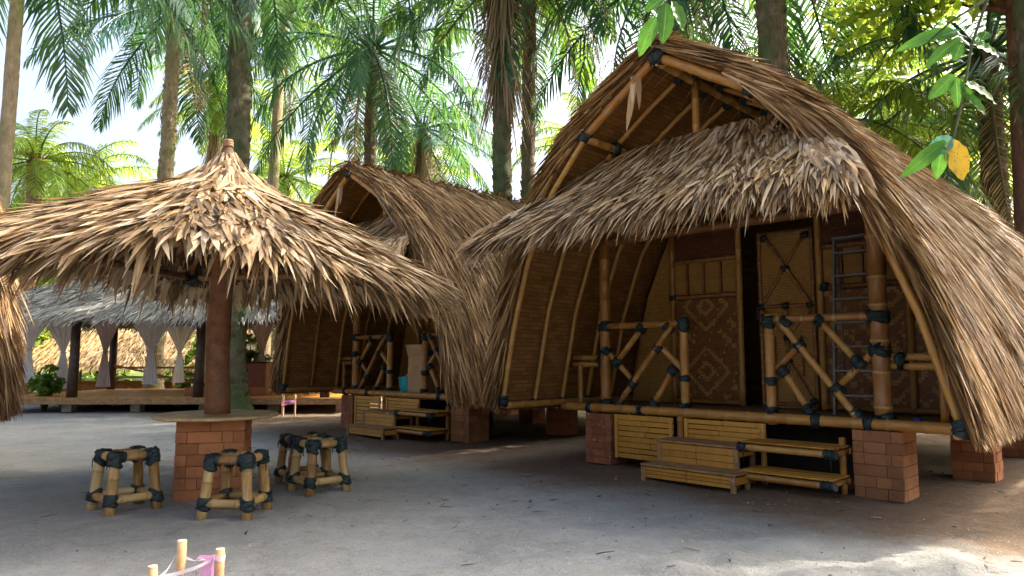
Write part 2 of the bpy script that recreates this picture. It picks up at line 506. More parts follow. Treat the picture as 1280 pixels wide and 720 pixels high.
    def blades(self, P, T, S, Nn, L, W, lift0, lift1, curl, mat=0, hang=None):
        """tapering leaf blades. P root, T direction, S side, Nn normal."""
        n = len(P)
        rows = np.array([0.0, 0.35, 0.72, 1.0])
        wd = np.array([0.75, 1.0, 0.72, 0.0])
        up = np.array([0, 0, 1.0])
        V = np.zeros((n, 7, 3))
        for r in range(4):
            t = rows[r]
            h = lift0 + (lift1 - lift0) * t + curl * t * t
            c = P + T * (L * t)[:, None] + Nn * h[:, None]
            if hang is not None:
                c = c - up * (hang * L * t * t)[:, None]
            if r < 3:
                w = (W * wd[r] * 0.5)[:, None]
                V[:, r * 2] = c - S * w
                V[:, r * 2 + 1] = c + S * w
            else:
                V[:, 6] = c
        base = self.n
        self.v.append(V.reshape(-1, 3)); self.n += n * 7
        o = (np.arange(n) * 7)[:, None] + base
        q = np.concatenate([o + [0, 1, 3, 2], o + [2, 3, 5, 4]], 0)
        t = o + [4, 5, 6]
        self.f.append((q, np.zeros((len(q), 4, 2)), mat, True))
        self.f.append((t, np.zeros((len(t), 3, 2)), mat, True))
        return self

def unit(a):
    return a / (np.linalg.norm(a, axis=-1, keepdims=True) + 1e-12)

def yawed(T, Nn, ang):
    """rotate T about Nn by ang (radians array); returns T', S'"""
    S = np.cross(T, Nn)
    c, s = np.cos(ang)[:, None], np.sin(ang)[:, None]
    return unit(T * c + S * s), unit(S * c - T * s)

def tag(o, label=None, cat=None, group=None, kind=None):
    if label: o['label'] = label
    if cat: o['category'] = cat
    if group: o['group'] = group
    if kind: o['kind'] = kind
    return o

def empty(name, loc=(0, 0, 0), rz=0.0, parent=None):
    o = bpy.data.objects.new(name, None)
    COL.objects.link(o)
    o.location = loc
    o.rotation_euler = (0, 0, rz)
    o.empty_display_size = 0.2
    if parent: o.parent = parent
    return o

def copy_tree(o, parent=None):
    c = o.copy()
    COL.objects.link(c)
    if parent is not None:
        c.parent = parent
    for ch in list(o.children):
        copy_tree(ch, c)
    return c

def bam_obj(name, parent, p0, p1, r, mat='bamboo', mid=None, bow=0.0, n=10):
    return MB().bamboo(p0, p1, r, n, bow, mid).build(name, [M[mat], M['bamboo_node']], parent)

def lash_obj(parent, c, axis, r, h):
    return MB().lash(c, axis, r, h).build('lashing', M['lash'], parent)

# ------------------------------------------------------------------ camera, world, sun
cam_d = bpy.data.cameras.new('camera')
cam = bpy.data.objects.new('camera', cam_d)
COL.objects.link(cam)
cam_d.sensor_width = 36.0
cam_d.lens = 36.0 * 870 / 1280
cam_d.clip_start = 0.05
cam_d.clip_end = 600
cam.location = (0, 0, 1.3)
cam.rotation_euler = (R(90 + 5.9), 0, 0)
scene.camera = cam

SUN_AZ = (0.95, 0.31)
SUN_EL = R(42)
w = bpy.data.worlds.new('World')
scene.world = w
w.use_nodes = True
wt = w.node_tree
for n_ in list(wt.nodes): wt.nodes.remove(n_)
sky = wt.nodes.new('ShaderNodeTexSky')
sky.sky_type = 'NISHITA'
sky.sun_disc = False
sky.sun_elevation = SUN_EL
sky.sun_rotation = math.atan2(SUN_AZ[0], SUN_AZ[1])
sky.air_density = 1.0
sky.dust_density = 10.0
sky.ozone_density = 1.0
bg = wt.nodes.new('ShaderNodeBackground')
bg.inputs['Strength'].default_value = 0.15
wo = wt.nodes.new('ShaderNodeOutputWorld')
hs = wt.nodes.new('ShaderNodeHueSaturation')
hs.inputs['Saturation'].default_value = 0.85
hs.inputs['Value'].default_value = 1.15
wt.links.new(sky.outputs[0], hs.inputs['Color'])
wt.links.new(hs.outputs[0], bg.inputs['Color'])
wt.links.new(bg.outputs[0], wo.inputs['Surface'])

sd = bpy.data.lights.new('sun', 'SUN')
sd.energy = 4.0
sd.angle = R(0.6)
sd.color = (1.0, 0.90, 0.74)
so = bpy.data.objects.new('sun', sd)
COL.objects.link(so)
v_ = Vector((SUN_AZ[0], SUN_AZ[1], 0)).normalized() * math.cos(SUN_EL) + Vector((0, 0, math.sin(SUN_EL)))
so.rotation_euler = v_.to_track_quat('Z', 'Y').to_euler()
so.location = (20, 12, 25)

scene.view_settings.view_transform = 'Standard'
scene.view_settings.look = 'None'
scene.view_settings.gamma = 1.0
scene.view_settings.exposure = 1.95
scene.cycles.use_denoising = True
try:
    scene.cycles.denoiser = 'OPENIMAGEDENOISE'
except Exception:
    pass
scene.cycles.max_bounces = 7
scene.cycles.diffuse_bounces = 4
scene.cycles.glossy_bounces = 2
scene.cycles.transmission_bounces = 3
scene.cycles.sample_clamp_indirect = 6.0

# ------------------------------------------------------------------ ground
HUT_O = np.array([2.275, 7.74])
HUT_A = R(-45.0)
LX = np.array([math.cos(HUT_A), math.sin(HUT_A)])
LY = np.array([-math.sin(HUT_A), math.cos(HUT_A)])
HUT2_O = HUT_O + np.array([-4.26, 4.56])

def vnoise(x, y, scale, seed):
    r = np.random.default_rng(seed)
    G = r.random((256, 256))
    xs, ys = x / scale, y / scale
    i, j = np.floor(xs).astype(int), np.floor(ys).astype(int)
    fx, fy = xs - i, ys - j
    fx = fx * fx * (3 - 2 * fx); fy = fy * fy * (3 - 2 * fy)
    g = lambda a, b: G[a % 256, b % 256]
    return (g(i, j) * (1 - fx) + g(i + 1, j) * fx) * (1 - fy) + (g(i, j + 1) * (1 - fx) + g(i + 1, j + 1) * fx) * fy

def ground_h(x, y):
    # heaped, trodden sand at the front right, level elsewhere
    m = np.exp(-(((x - 2.6) / 2.6) ** 2 + ((y - 4.3) / 1.0) ** 2))
    z = (vnoise(x, y, 0.9, 1) - 0.5) * 0.03 + (vnoise(x, y, 0.22, 2) - 0.5) * 0.018 + (vnoise(x, y, 0.1, 3) - 0.5) * 0.012
    z = z + m * ((vnoise(x, y, 0.32, 4) - 0.5) * 0.09 + (vnoise(x, y, 0.13, 5) - 0.5) * 0.05)
    return z

def make_ground():
    fx = np.concatenate([np.linspace(-180, -12, 30)[:-1], np.arange(-12, 10, 0.07), np.linspace(10, 180, 30)])
    fy = np.concatenate([np.linspace(-80, 2.0, 12)[:-1], np.arange(2.0, 9.0, 0.045), np.arange(9.0, 24, 0.14), np.linspace(24, 320, 30)])
    X, Y = np.meshgrid(fx, fy, indexing='ij')
    Z = ground_h(X, Y)
    nx, ny = X.shape
    V = np.stack([X, Y, Z], -1).reshape(-1, 3)
    i, j = np.meshgrid(np.arange(nx - 1), np.arange(ny - 1), indexing='ij')
    F = np.stack([i * ny + j, (i + 1) * ny + j, (i + 1) * ny + j + 1, i * ny + j + 1], -1).reshape(-1, 4)
    m, nt, out = new_mat('sand')
    v = coords(nt, 'Object')
    a = noise(nt, 1.1, 6, 0.65, v, 0.4)
    g = math_n(nt, 'ADD', math_n(nt, 'MULTIPLY', noise(nt, 150, 2, 0.7, v), 0.6), math_n(nt, 'MULTIPLY', noise(nt, 45, 4, 0.75, v), 0.5))
    b = noise(nt, 7, 5, 0.7, v, 0.5)
    f = math_n(nt, 'ADD', math_n(nt, 'MULTIPLY', a, 0.3), math_n(nt, 'ADD', math_n(nt, 'MULTIPLY', g, 0.5), math_n(nt, 'MULTIPLY', b, 0.2)), True)
    c = ramp(nt, [(0.32, (0.10, 0.10, 0.094)), (0.5, (0.24, 0.242, 0.232)), (0.68, (0.36, 0.362, 0.345))], f)
    # trodden brown earth along the row of huts
    sp = nt.nodes.new('ShaderNodeSeparateXYZ'); nt.links.new(v, sp.inputs[0])
    dx = math_n(nt, 'SUBTRACT', sp.outputs[0], float(HUT_O[0]))
    dy = math_n(nt, 'SUBTRACT', sp.outputs[1], float(HUT_O[1]))
    q = math_n(nt, 'ADD', math_n(nt, 'MULTIPLY', dx, float(LY[0])), math_n(nt, 'MULTIPLY', dy, float(LY[1])))   # depth into the hut row
    q = math_n(nt, 'ADD', q, math_n(nt, 'MULTIPLY', math_n(nt, 'SUBTRACT', b, 0.5), 1.3))
    q = math_n(nt, 'ADD', q, math_n(nt, 'MULTIPLY', math_n(nt, 'SUBTRACT', a, 0.5), 2.2))
    dirt = math_n(nt, 'DIVIDE', math_n(nt, 'ADD', q, 1.9), 1.0, True)
    earth = ramp(nt, [(0.3, (0.055, 0.031, 0.016)), (0.5, (0.115, 0.068, 0.036)), (0.75, (0.20, 0.135, 0.08))], f)
    # green forest floor further off
    far = math_n(nt, 'DIVIDE', math_n(nt, 'SUBTRACT', sp.outputs[1], 27.0), 8.0, True)
    c = mixc(nt, c, earth, math_n(nt, 'MULTIPLY', dirt, 0.9))
    st = ramp(nt, [(0.56, (0, 0, 0)), (0.66, (0.6, 0.6, 0.6))], noise(nt, 2.3, 6, 0.75, v, 0.8))
    c = mixc(nt, c, (0.13, 0.105, 0.08), math_n(nt, 'MULTIPLY', st, 0.55))
    spk = ramp(nt, [(0.63, (0, 0, 0)), (0.70, (0.75, 0.75, 0.75))], noise(nt, 38, 3, 0.6, v, 0.3))
    c = mixc(nt, c, (0.10, 0.08, 0.06), spk)
    lsp = ramp(nt, [(0.66, (0, 0, 0)), (0.72, (0.7, 0.7, 0.7))], noise(nt, 75, 2, 0.5, v))
    c = mixc(nt, c, (0.52, 0.50, 0.46), lsp)
    c = mixc(nt, c, (0.07, 0.10, 0.03), far)
    h = math_n(nt, 'ADD', math_n(nt, 'MULTIPLY', g, 0.4), b)
    finish(nt, out, c, 0.92, bump=h, bdist=0.03, bstr=0.8, spec=0.2)
    o = MB().add(V, F, 0, True).build('ground', m)
    tag(o, 'grey sandy ground trodden between the bamboo huts', None, None, 'structure')
make_ground()

# ------------------------------------------------------------------ thatched hut
PROF = np.array([(0.0, 4.52), (1.03, 3.92), (1.68, 3.22), (2.22, 2.09), (2.57, 0.66)])
def smooth_prof(P, keep=1):
    out = [P[0]]
    for i in range(len(P) - 1):
        out.append(P[i] * 0.75 + P[i + 1] * 0.25)
        out.append(P[i] * 0.25 + P[i + 1] * 0.75)
    out.append(P[-1])
    return np.array(out)
PROF_S = smooth_prof(smooth_prof(PROF))
PL = np.concatenate([[0], np.cumsum(np.linalg.norm(np.diff(PROF_S, axis=0), axis=1))])
ROOF_LEN = 7.1
def prof_at(s, off=0.0):
    x = np.interp(s, PL, PROF_S[:, 0]); z = np.interp(s, PL, PROF_S[:, 1])
    e = 0.05
    x2 = np.interp(s + e, PL, PROF_S[:, 0]); z2 = np.interp(s + e, PL, PROF_S[:, 1])
    x1 = np.interp(s - e, PL, PROF_S[:, 0]); z1 = np.interp(s - e, PL, PROF_S[:, 1])
    tx, tz = x2 - x1, z2 - z1
    l = np.hypot(tx, tz) + 1e-9
    tx, tz = tx / l, tz / l
    return x + (-tz) * off, z + tx * off, tx, tz
def verge_y(z):
    return -0.9 - 0.2 * np.clip((z - 0.66) / 3.86, 0, 1)

def roof_thatch():
    mb = MB()
    STOT = PL[-1]
    dens = 640
    for side in (-1, 1):
        n = int(STOT * ROOF_LEN * dens)
        s = rng.uniform(-0.05, STOT, n)
        v = rng.uniform(-0.07, ROOF_LEN, n)
        # ragged courses
        s = np.where(rng.random(n) < 0.55, np.round(s / 0.17) * 0.17 + rng.normal(0, 0.03, n), s)
        s = np.clip(s, 0.0, STOT - 0.02)
        x, z, tx, tz = prof_at(s, 0.045)
        P = np.stack([side * x, verge_y(z) + v, z], -1)
        T = np.stack([side * tx, np.zeros(n), tz], -1)
        Nn = np.stack([side * -tz, np.zeros(n), tx], -1)
        yaw = rng.normal(0, 0.10, n) + 0.06 * np.sin(v * 2.1 + s * 1.3)
        T2, S2 = yawed(T, Nn, yaw)
        S2 = unit(S2 + Nn * rng.normal(0, 0.45, n)[:, None])
        L = rng.uniform(0.5, 1.0, n)
        end = STOT - s
        L = np.minimum(L, np.maximum(end + rng.uniform(-0.06, 0.07, n), 0.10))
        W = rng.uniform(0.010, 0.026, n)
        near_kink = np.exp(-((s - 0.7) / 0.8) ** 2)
        tr = np.clip(end / 0.9, 0.2, 1)
        lift1 = (rng.uniform(0.02, 0.12, n) + 0.05 * rng.random(n) ** 4) * tr
        mb.blades(P, T2, S2, Nn, L, W, rng.uniform(0.0, 0.09, n) * tr, lift1, rng.uniform(-0.04, 0.03, n), hang=0.02 + 0.10 * near_kink)
        # thick frayed front and rear edges
        for vv, cnt in ((0.0, 2600), (ROOF_LEN, 900)):
            s = rng.uniform(0, STOT - 0.05, cnt)
            x, z, tx, tz = prof_at(s, 0.0)
            h = rng.uniform(0.0, 0.14, cnt) * np.clip((STOT - s) / 0.9, 0.25, 1)
            P = np.stack([side * x, verge_y(z) + vv + rng.normal(0, 0.035, cnt), z], -1)
            T = np.stack([side * tx, np.zeros(cnt), tz], -1)
            Nn = np.stack([side * -tz, np.zeros(cnt), tx], -1)
            P = P + Nn * h[:, None]
            T2, S2 = yawed(T, Nn, rng.normal(0, 0.07, cnt) + (0.05 * side if vv == 0 else 0))
            S2 = unit(S2 + Nn * rng.normal(0, 0.9, cnt)[:, None])
            L = np.minimum(rng.uniform(0.4, 0.8, cnt), np.maximum(STOT - s, 0.1))
            mb.blades(P, T2, S2, Nn, L, rng.uniform(0.014, 0.03, cnt), np.zeros(cnt), rng.uniform(0, 0.05, cnt), rng.uniform(-0.03, 0.03, cnt))
    for side in (1,):
        cnt = 1300
        s = rng.uniform(0.9, 2.7, cnt)
        x, z, tx, tz = prof_at(s, 0.0)
        P = np.stack([side * x, verge_y(z) + rng.uniform(-0.07, 0.03, cnt), z], -1)
        T = np.stack([side * tx, np.zeros(cnt), tz], -1)
        Nn = np.stack([side * -tz, np.zeros(cnt), tx], -1)
        P = P + Nn * rng.uniform(-0.06, 0.10, cnt)[:, None]
        F_ = np.tile([0, -1.0, 0], (cnt, 1))
        T2, S2 = yawed(T, F_, side * rng.normal(0.0, 0.09, cnt))
        S2 = unit(S2 + F_ * rng.normal(0, 0.6, cnt)[:, None])
        L = np.minimum(rng.uniform(0.35, 0.8, cnt), STOT - s)
        mb.blades(P, T2, S2, F_, L, rng.uniform(0.010, 0.026, cnt), rng.uniform(0, .03, cnt), rng.uniform(0.0, 0.06, cnt), rng.uniform(-.02, .03, cnt), hang=0.05)
    # ridge cap laid across
    n = 1500
    v = rng.uniform(-0.08, ROOF_LEN, n)
    sd_ = rng.choice([-1.0, 1.0], n)
    P = np.stack([-sd_ * rng.uniform(0, 0.25, n), verge_y(4.5) + v, np.full(n, 4.62)], -1)
    T = unit(np.stack([sd_, rng.normal(0, 0.5, n), rng.normal(-0.25, 0.12, n)], -1))
    S = unit(np.cross(T, np.array([[0, 0, 1.0]])))
    Nn = unit(np.cross(S, T))
    mb.blades(P, T, S, Nn, rng.uniform(0.4, 0.8, n), rng.uniform(0.016, 0.034, n), rng.uniform(0, .04, n), rng.uniform(-0.02, 0.05, n), np.full(n, -0.02), hang=0.2)
    # underlayer that closes the roof
    ns = 26
    s = np.linspace(0, STOT, ns)
    for side in (-1, 1):
        x, z, tx, tz = prof_at(s, 0.05)
        vs = np.linspace(0.02, ROOF_LEN - 0.03, 15)
        V = np.array([[side * x[i], verge_y(z[i]) + q, z[i]] for i in range(ns) for q in vs])
        k = len(vs)
        F = [[i * k + j, i * k + j + 1, (i + 1) * k + j + 1, (i + 1) * k + j] for i in range(ns - 1) for j in range(k - 1)]
        mb.add(V, F, 1, True)
    return mb

def roof_lining():
    mb = MB()
    s = np.linspace(0, PL[-1], 30)
    for side in (-1, 1):
        x, z, tx, tz = prof_at(s, 0.0)
        x2, z2, _, _ = prof_at(s, 0.025)
        vs = np.linspace(0.01, ROOF_LEN - 0.06, 22)
        k = len(vs)
        V, UV = [], []
        for i in range(len(s)):
            for q in vs:
                V.append([side * x[i], verge_y(z[i]) + q + 0.012 * math.sin(i * 1.7), z[i]]); UV.append([q, s[i]])
        F, U = [], []
        for i in range(len(s) - 1):
            for j in range(k - 1):
                f = [i * k + j, (i + 1) * k + j, (i + 1) * k + j + 1, i * k + j + 1]
                F.append(f); U.append([UV[a] for a in f])
        mb.add(V, F, 0, True, U)
        # cut edge at the front, ~3 cm of mat thickness
        E, EF, EU = [], [], []
        for i in range(len(s)):
            E += [[side * x[i], verge_y(z[i]) + 0.01 + 0.012 * math.sin(i * 1.7), z[i]], [side * x2[i], verge_y(z2[i]) + 0.01 + 0.012 * math.sin(i * 1.7), z2[i]]]
        for i in range(len(s) - 1):
            EF.append([2 * i, 2 * i + 1, 2 * i + 3, 2 * i + 2]); EU.append([[0, s[i]], [0.02, s[i]], [0.02, s[i + 1]], [0, s[i + 1]]])
        mb.add(E, EF, 0, True, EU)
    return mb

def porch_thatch():
    mb = MB()
    n = 9000
    topw, botw = 1.36, 1.97
    y0, z0, y1, z1 = -0.35, 3.74, -1.58, 2.80
    def surf(u, t):
        # u in -1..1 across, t in 0..1 down
        hw = topw + (botw - topw) * t
        x = u * hw
        y = y0 + (y1 - y0) * t
        z = z0 + (z1 - z0) * t - 0.07 * np.abs(u) ** 3 - 0.05 * np.sin(PI * t)
        return np.stack([x, y, z], -1)
    def frame(u, t):
        T = unit(surf(u, t + 0.02) - surf(u, t - 0.02))
        A = unit(surf(u + 0.02, t) - surf(u - 0.02, t))
        Nn = unit(np.cross(A, T))
        Nn = np.where(Nn[:, 2:3] < 0, -Nn, Nn)
        return T, Nn
    t = rng.uniform(-0.04, 1.0, n)
    t = np.where(rng.random(n) < 0.6, np.round(t / 0.115) * 0.115 + rng.normal(0, 0.018, n), t)
    t = np.clip(t, 0, 1.0)
    u = rng.uniform(-1, 1, n)
    P = surf(u, t)
    T, Nn = frame(u, t)
    T2, S2 = yawed(T, Nn, rng.normal(0, 0.15, n) + 0.12 * np.sin(u * 9))
    S2 = unit(S2 + Nn * rng.normal(0, 0.4, n)[:, None])
    L = rng.uniform(0.34, 0.66, n)
    W = rng.uniform(0.017, 0.042, n)
    mb.blades(P, T2, S2, Nn, L, W, rng.uniform(0.02, 0.08, n), rng.uniform(0.04, 0.15, n), rng.uniform(-0.05, 0.06, n), hang=0.10 + 0.2 * rng.random(n))
    # eave fringe
    n = 1500
    u = rng.uniform(-1, 1, n); t = rng.uniform(0.9, 1.01, n)
    P = surf(u, t); T, Nn = frame(u, t)
    T2, S2 = yawed(T, Nn, rng.normal(0, 0.22, n))
    S2 = unit(S2 + Nn * rng.normal(0, 0.5, n)[:, None])
    mb.blades(P, T2, S2, Nn, rng.uniform(0.3, 0.58, n), rng.uniform(0.02, 0.048, n), rng.uniform(-0.01, 0.09, n), rng.uniform(-0.02, 0.09, n), rng.uniform(-0.04, 0.03, n), hang=rng.uniform(0.1, 0.42, n))
    # splayed bundle over each end
    for e in (-1, 1):
        n = 420
        u = e * rng.uniform(0.86, 1.04, n); t = rng.uniform(0.58, 1.0, n)
        P = surf(u, t); T, Nn = frame(u, t)
        T2, S2 = yawed(T, Nn, -e * rng.uniform(-0.15, 0.32, n))
        S2 = unit(S2 + Nn * rng.normal(0, 0.4, n)[:, None])
        mb.blades(P, T2, S2, Nn, rng.uniform(0.30, 0.52, n), rng.uniform(0.025, 0.05, n), rng.uniform(0.05, 0.14, n), rng.uniform(0.06, 0.17, n), rng.uniform(-0.06, 0.01, n), mat=2 if e > 0 else 0, hang=rng.uniform(0.08, 0.4, n))
    # underlayer
    U, Tt = np.meshgrid(np.linspace(-1, 1, 20), np.linspace(0, 1.04, 10), indexing='ij')
    V = surf(U.reshape(-1), Tt.reshape(-1)).reshape(20, 10, 3)
    F = [[i * 10 + j, (i + 1) * 10 + j, (i + 1) * 10 + j + 1, i * 10 + j + 1] for i in range(19) for j in range(9)]
    mb.add(V.reshape(-1, 3), F, 1, True)
    Vb = V - np.array([0, 0, 0.05])
    mb.add(Vb.reshape(-1, 3), np.array(F)[:, ::-1], 1, True)
    return mb

def brick_stack(w, d, h, courses, mat, seed=0, x=0, y=0, z0=0.0):
    rr = random.Random(seed)
    mb = MB()
    ch = h / courses
    mb.box((x, y, z0 + h / 2 - 0.004), (w - 0.026, d - 0.026, h - 0.012), None, 1)
    for c in range(courses):
        zc = z0 + ch * (c + 0.5)
        for axis in (0, 1):
            Lr = w if axis == 0 else d
            for sgn in (-1, 1):
                own = (c % 2 == axis)
                a0, a1 = (-Lr / 2, Lr / 2) if own else (-Lr / 2 + 0.1, Lr / 2 - 0.1)
                p = a0
                first = True
                while p < a1 - 0.03:
                    bl = rr.choice([0.3, 0.22, 0.2, 0.07]) if not first else rr.choice([0.3, 0.2, 0.1])
                    first = False
                    e = min(p + bl, a1)
                    if a1 - e < 0.05: e = a1
                    ln = e - p - 0.004
                    out = (d if axis == 0 else w) / 2 - 0.05 + rr.uniform(-0.003, 0.004)
                    if axis == 0:
                        mb.box((x + (p + e) / 2, y + sgn * out, zc), (ln, 0.1, ch - 0.005), None, 0, 0.003)
                    else:
                        mb.box((x + sgn * out, y + (p + e) / 2, zc), (0.1, ln, ch - 0.005), None, 0, 0.003)
                    p = e
    return mb

def woven_pattern_panel(x0, x1, y, z0, z1, cell):
    """a mat woven in two tones: stepped lozenges"""
    nx = int(round((x1 - x0) / cell)); nz = int(round((z1 - z0) / cell))
    cx = (x1 - x0) / nx; cz = (z1 - z0) / nz
    mb = MB()
    V = {0: [], 1: []}
    for i in range(nx):
        for k in range(nz):
            a = abs(i - (nx - 1) / 2); b = (k % 26) - 12.5
            d = a + abs(b)
            d = int(d + 0.5)
            light = (d in (3, 4, 9, 10)) or (d == 0) or (d > 15 and (i // 2 + k // 2) % 4 == 0)
            if (i * 7 + k * 13) % 23 == 0: light = not light
            g = 0.0015
            dep = 0.003 * ((i + k) % 2)
            q = [[x0 + i * cx + g, y - dep, z0 + k * cz + g], [x0 + (i + 1) * cx - g, y - dep, z0 + k * cz + g],
                 [x0 + (i + 1) * cx - g, y - dep, z0 + (k + 1) * cz - g], [x0 + i * cx + g, y - dep, z0 + (k + 1) * cz - g]]
            V[1 if light else 0] += q
    for m in (0, 1):
        n = len(V[m]) // 4
        if n: mb.add(V[m], np.arange(n * 4).reshape(n, 4), m)
    mb.box(((x0 + x1) / 2, y + 0.02, (z0 + z1) / 2), (x1 - x0, 0.03, z1 - z0), None, 0)
    return mb

FL = 0.70          # porch floor height
def make_hut():
    h = empty('bamboo_hut')
    roof_thatch().build('thatch_roof', [M['thatch'], M['thatch_base']], h)
    roof_lining().build('roof_lining', M['mat'], h)
    porch_thatch().build('porch_roof', [M['thatch_porch'], M['thatch_base'], M['thatch_pale']], h)
    # poles along the front edge of the roof
    def pp(s, off, v):
        x, z, _, _ = prof_at(np.array([s]), off)
        return x[0], verge_y(z[0]) + v, z[0]
    s_k = 1.22
    for side in (-1, 1):
        q = lambda s, off=-0.06, v=0.02: np.array([pp(s, off, v)[0] * side, pp(s, off, v)[1], pp(s, off, v)[2]])
        v1 = bam_obj('verge_pole', h, q(0.02), q(s_k - 0.02), 0.05)
        v2 = bam_obj('verge_pole', h, q(s_k - 0.05), q(PL[-1] - 0.06, -0.05), 0.033, mid=[q(s_k + 0.8), q(s_k + 1.7), q(s_k + 2.6)])
        lash_obj(h, q(s_k), q(s_k + 0.1) - q(s_k - 0.1), 0.07, 0.10)
        lash_obj(h, q(PL[-1] - 0.14, -0.05), [0, 0, 1], 0.065, 0.12)
        # rafters up the inside
        for i in range(1, 12):
            v = 0.06 + i * 0.55
            r = lambda s, off=-0.045: np.array([pp(s, off, v)[0] * side, pp(s, off, v)[1], pp(s, off, v)[2]])
            rf = bam_obj('rafter', h, r(0.1), r(PL[-1] - 0.08), 0.03, mid=[r(0.6), r(1.15), r(1.7), r(2.6), r(3.5)], n=8)
            if i < 7:
                MB().lash(r(PL[-1] - 0.1), [0, 1, 0], 0.055, 0.08).build('lashing', M['lash'], rf)
            if i < 5:
                MB().lash(r(0.16), [0, 1, 0], 0.05, 0.07).build('lashing', M['lash'], rf)
        # purlin at the knee and eave pole
        k0 = pp(s_k, -0.10, 0); k1 = pp(s_k, -0.10, ROOF_LEN - 0.3)
        bam_obj('purlin', h, (side * k0[0], k0[1] + 0.02, k0[2]), (side * k1[0], k1[1], k1[2]), 0.045)
        for v in (0.58, 1.15):
            kk = pp(s_k, -0.08, v); lash_obj(h, (side * kk[0], kk[1], kk[2]), [0, 1, 0], 0.075, 0.10)
        e = pp(PL[-1] - 0.1, -0.1, 0)
        bam_obj('eave_pole', h, (side * e[0], -0.86, e[2]), (side * e[0], 5.7, e[2]), 0.042)
    ap = pp(0.0, -0.1, 0.0)
    bam_obj('ridge_pole', h, (0, ap[1] + 0.0, 4.40), (0, ap[1] + ROOF_LEN - 0.4, 4.40), 0.05)
    lash_obj(h, (0, -1.07, 4.44), [1, 0, 0.0], 0.085, 0.14)
    bam_obj('king_post', h, (0.02, -0.35, 3.70), (0.02, -0.35, 4.36), 0.045)
    # loose strip of leaf hanging from the apex
    mb = MB()
    for dx, L_, w_ in ((-0.26, 0.62, 0.05), (-0.22, 0.42, 0.035), (-0.3, 0.34, 0.03)):
        P = np.array([[dx, -1.1, 4.32]]); T = unit(np.array([[-0.18 if L_ > 0.5 else 0.05, 0.02, -1.0]]))
        mb.blades(P, T, np.array([[1.0, 0.3, 0]]), np.array([[0.2, -1.0, 0]]), np.array([L_]), np.array([w_ * 1.6]), np.zeros(1), np.array([0.03]), np.array([0.02]))
    mb.build('hanging_leaf', M['thatch_porch'], h)
    # posts and brick piers
    for side, rad in ((-1, 0.068), (1, 0.082)):
        p = MB()
        px_ = -1.70 if side < 0 else 1.61
        p.bamboo((px_, 0.2, FL - 0.02), (px_, 0.2, 2.86), rad, 14)
        o = p.build('porch_post', [M['bamboo'] if side < 0 else M['bamboo_dark'], M['bamboo_node']], h)
        for z in (FL + 0.05, 1.40, 1.72):
            MB().lash((px_, 0.2, z), [0, 0, 1], rad + 0.02, 0.055 if z < 1.6 else 0.10).build('lashing', M['lash'], o)
    brick_stack(0.40, 0.40, 0.625, 7, 'brick_red', 3, -1.70, 0.22).build('brick_pier', [M['brick_red'], M['mortar']], h)
    brick_stack(0.44, 0.44, 0.635, 6, 'brick_pale', 5, 1.58, 0.27).build('brick_pier', [M['brick_pale'], M['mortar']], h)
    for x, y in ((-1.95, 2.1), (1.95, 2.1), (-1.95, 4.6), (1.95, 4.6), (0, 3.4)):
        brick_stack(0.4, 0.4, 0.6, 6, 'brick', 9, x, y).build('brick_pier', [M['brick'], M['mortar']], h)
    # floor
    mb = MB()
    for i in range(44):
        y = 0.16 + i * 0.125
        mb.box((random.uniform(-0.01, 0.01), y, FL - 0.03), (4.7, 0.121, 0.03), None, 0, 0.003)
    mb.build('porch_floor', M['wood'], h)
    fb = bam_obj('floor_beam', h, (-2.35, 0.12, FL - 0.01), (2.45, 0.12, FL - 0.01), 0.055, n=12)
    bam_obj('floor_beam', h, (-2.3, 1.5, FL - 0.11), (2.3, 1.5, FL - 0.11), 0.055)
    bam_obj('floor_beam', h, (-2.3, 4.4, FL - 0.11), (2.3, 4.4, FL - 0.11), 0.055)
    for x in (-1.9, -1.1, 1.0, 1.5):
        MB().lash((x, 0.12, FL - 0.01), [1, 0, 0], 0.072, 0.07).build('lashing', M['lash'], fb)
    bam_obj('porch_beam', h, (-1.78, 0.2, 2.84), (1.78, 0.2, 2.84), 0.055, 'bamboo_dark')
    bam_obj('porch_beam', h, (-1.9, -1.35, 2.84), (1.9, -1.35, 2.84), 0.045)
    for x in (-1.6, -0.55, 0.55, 1.6):
        bam_obj('porch_rafter', h, (x * 0.68, -0.33, 3.60), (x * 1.12, -1.5, 2.72), 0.032)
    # side rails between post and roof slope
    for side in (-1, 1):
        for z in (1.33, 1.24):
            bam_obj('side_rail', h, (side * 1.68, 0.24, z), (side * 2.28, 0.26, z), 0.036)
        bam_obj('side_rail_post', h, (side * 2.12, 0.2, FL + 0.02), (side * 2.12, 0.2, 1.25), 0.035)
        lash_obj(h, (side * 1.78, 0.24, 1.285), [1, 0, 0], 0.085, 0.05)
    # railings with braced lozenges
    for side in (-1, 1):
        g = empty('railing', parent=h)
        xn, xp = side * 0.52, (-1.70 if side < 0 else 1.61)
        zb, zt = FL + 0.02, 1.73
        y = 0.17
        def pt(f, t, dy=0.0):
            return np.array([xn + (xp - xn) * f, y + dy, zb + (zt - zb) * t])
        MB().bamboo((xn, y, 0.62), (xn, y, zt + 0.06), 0.052, 12).build('newel_post', [M['bamboo'], M['bamboo_node']], g)
        MB().bamboo(pt(-0.03, 1), pt(1, 1), 0.042, 10).build('rail', [M['bamboo'] if side < 0 else M['bamboo_dark'], M['bamboo_node']], g)
        for a, b, dy in (((.12, .98), (.80, .02), -.03), ((.5, .96), (.83, .54), 0), ((.97, .68), (.62, .30), .03), ((.30, .74), (.03, .46), .03), ((.13, .46), (.38, .03), 0)):
            p0, p1 = pt(*a, dy), pt(*b, dy)
            MB().bamboo(p0, p1, 0.036, 10).build('brace', [M['bamboo'], M['bamboo_node']], g)
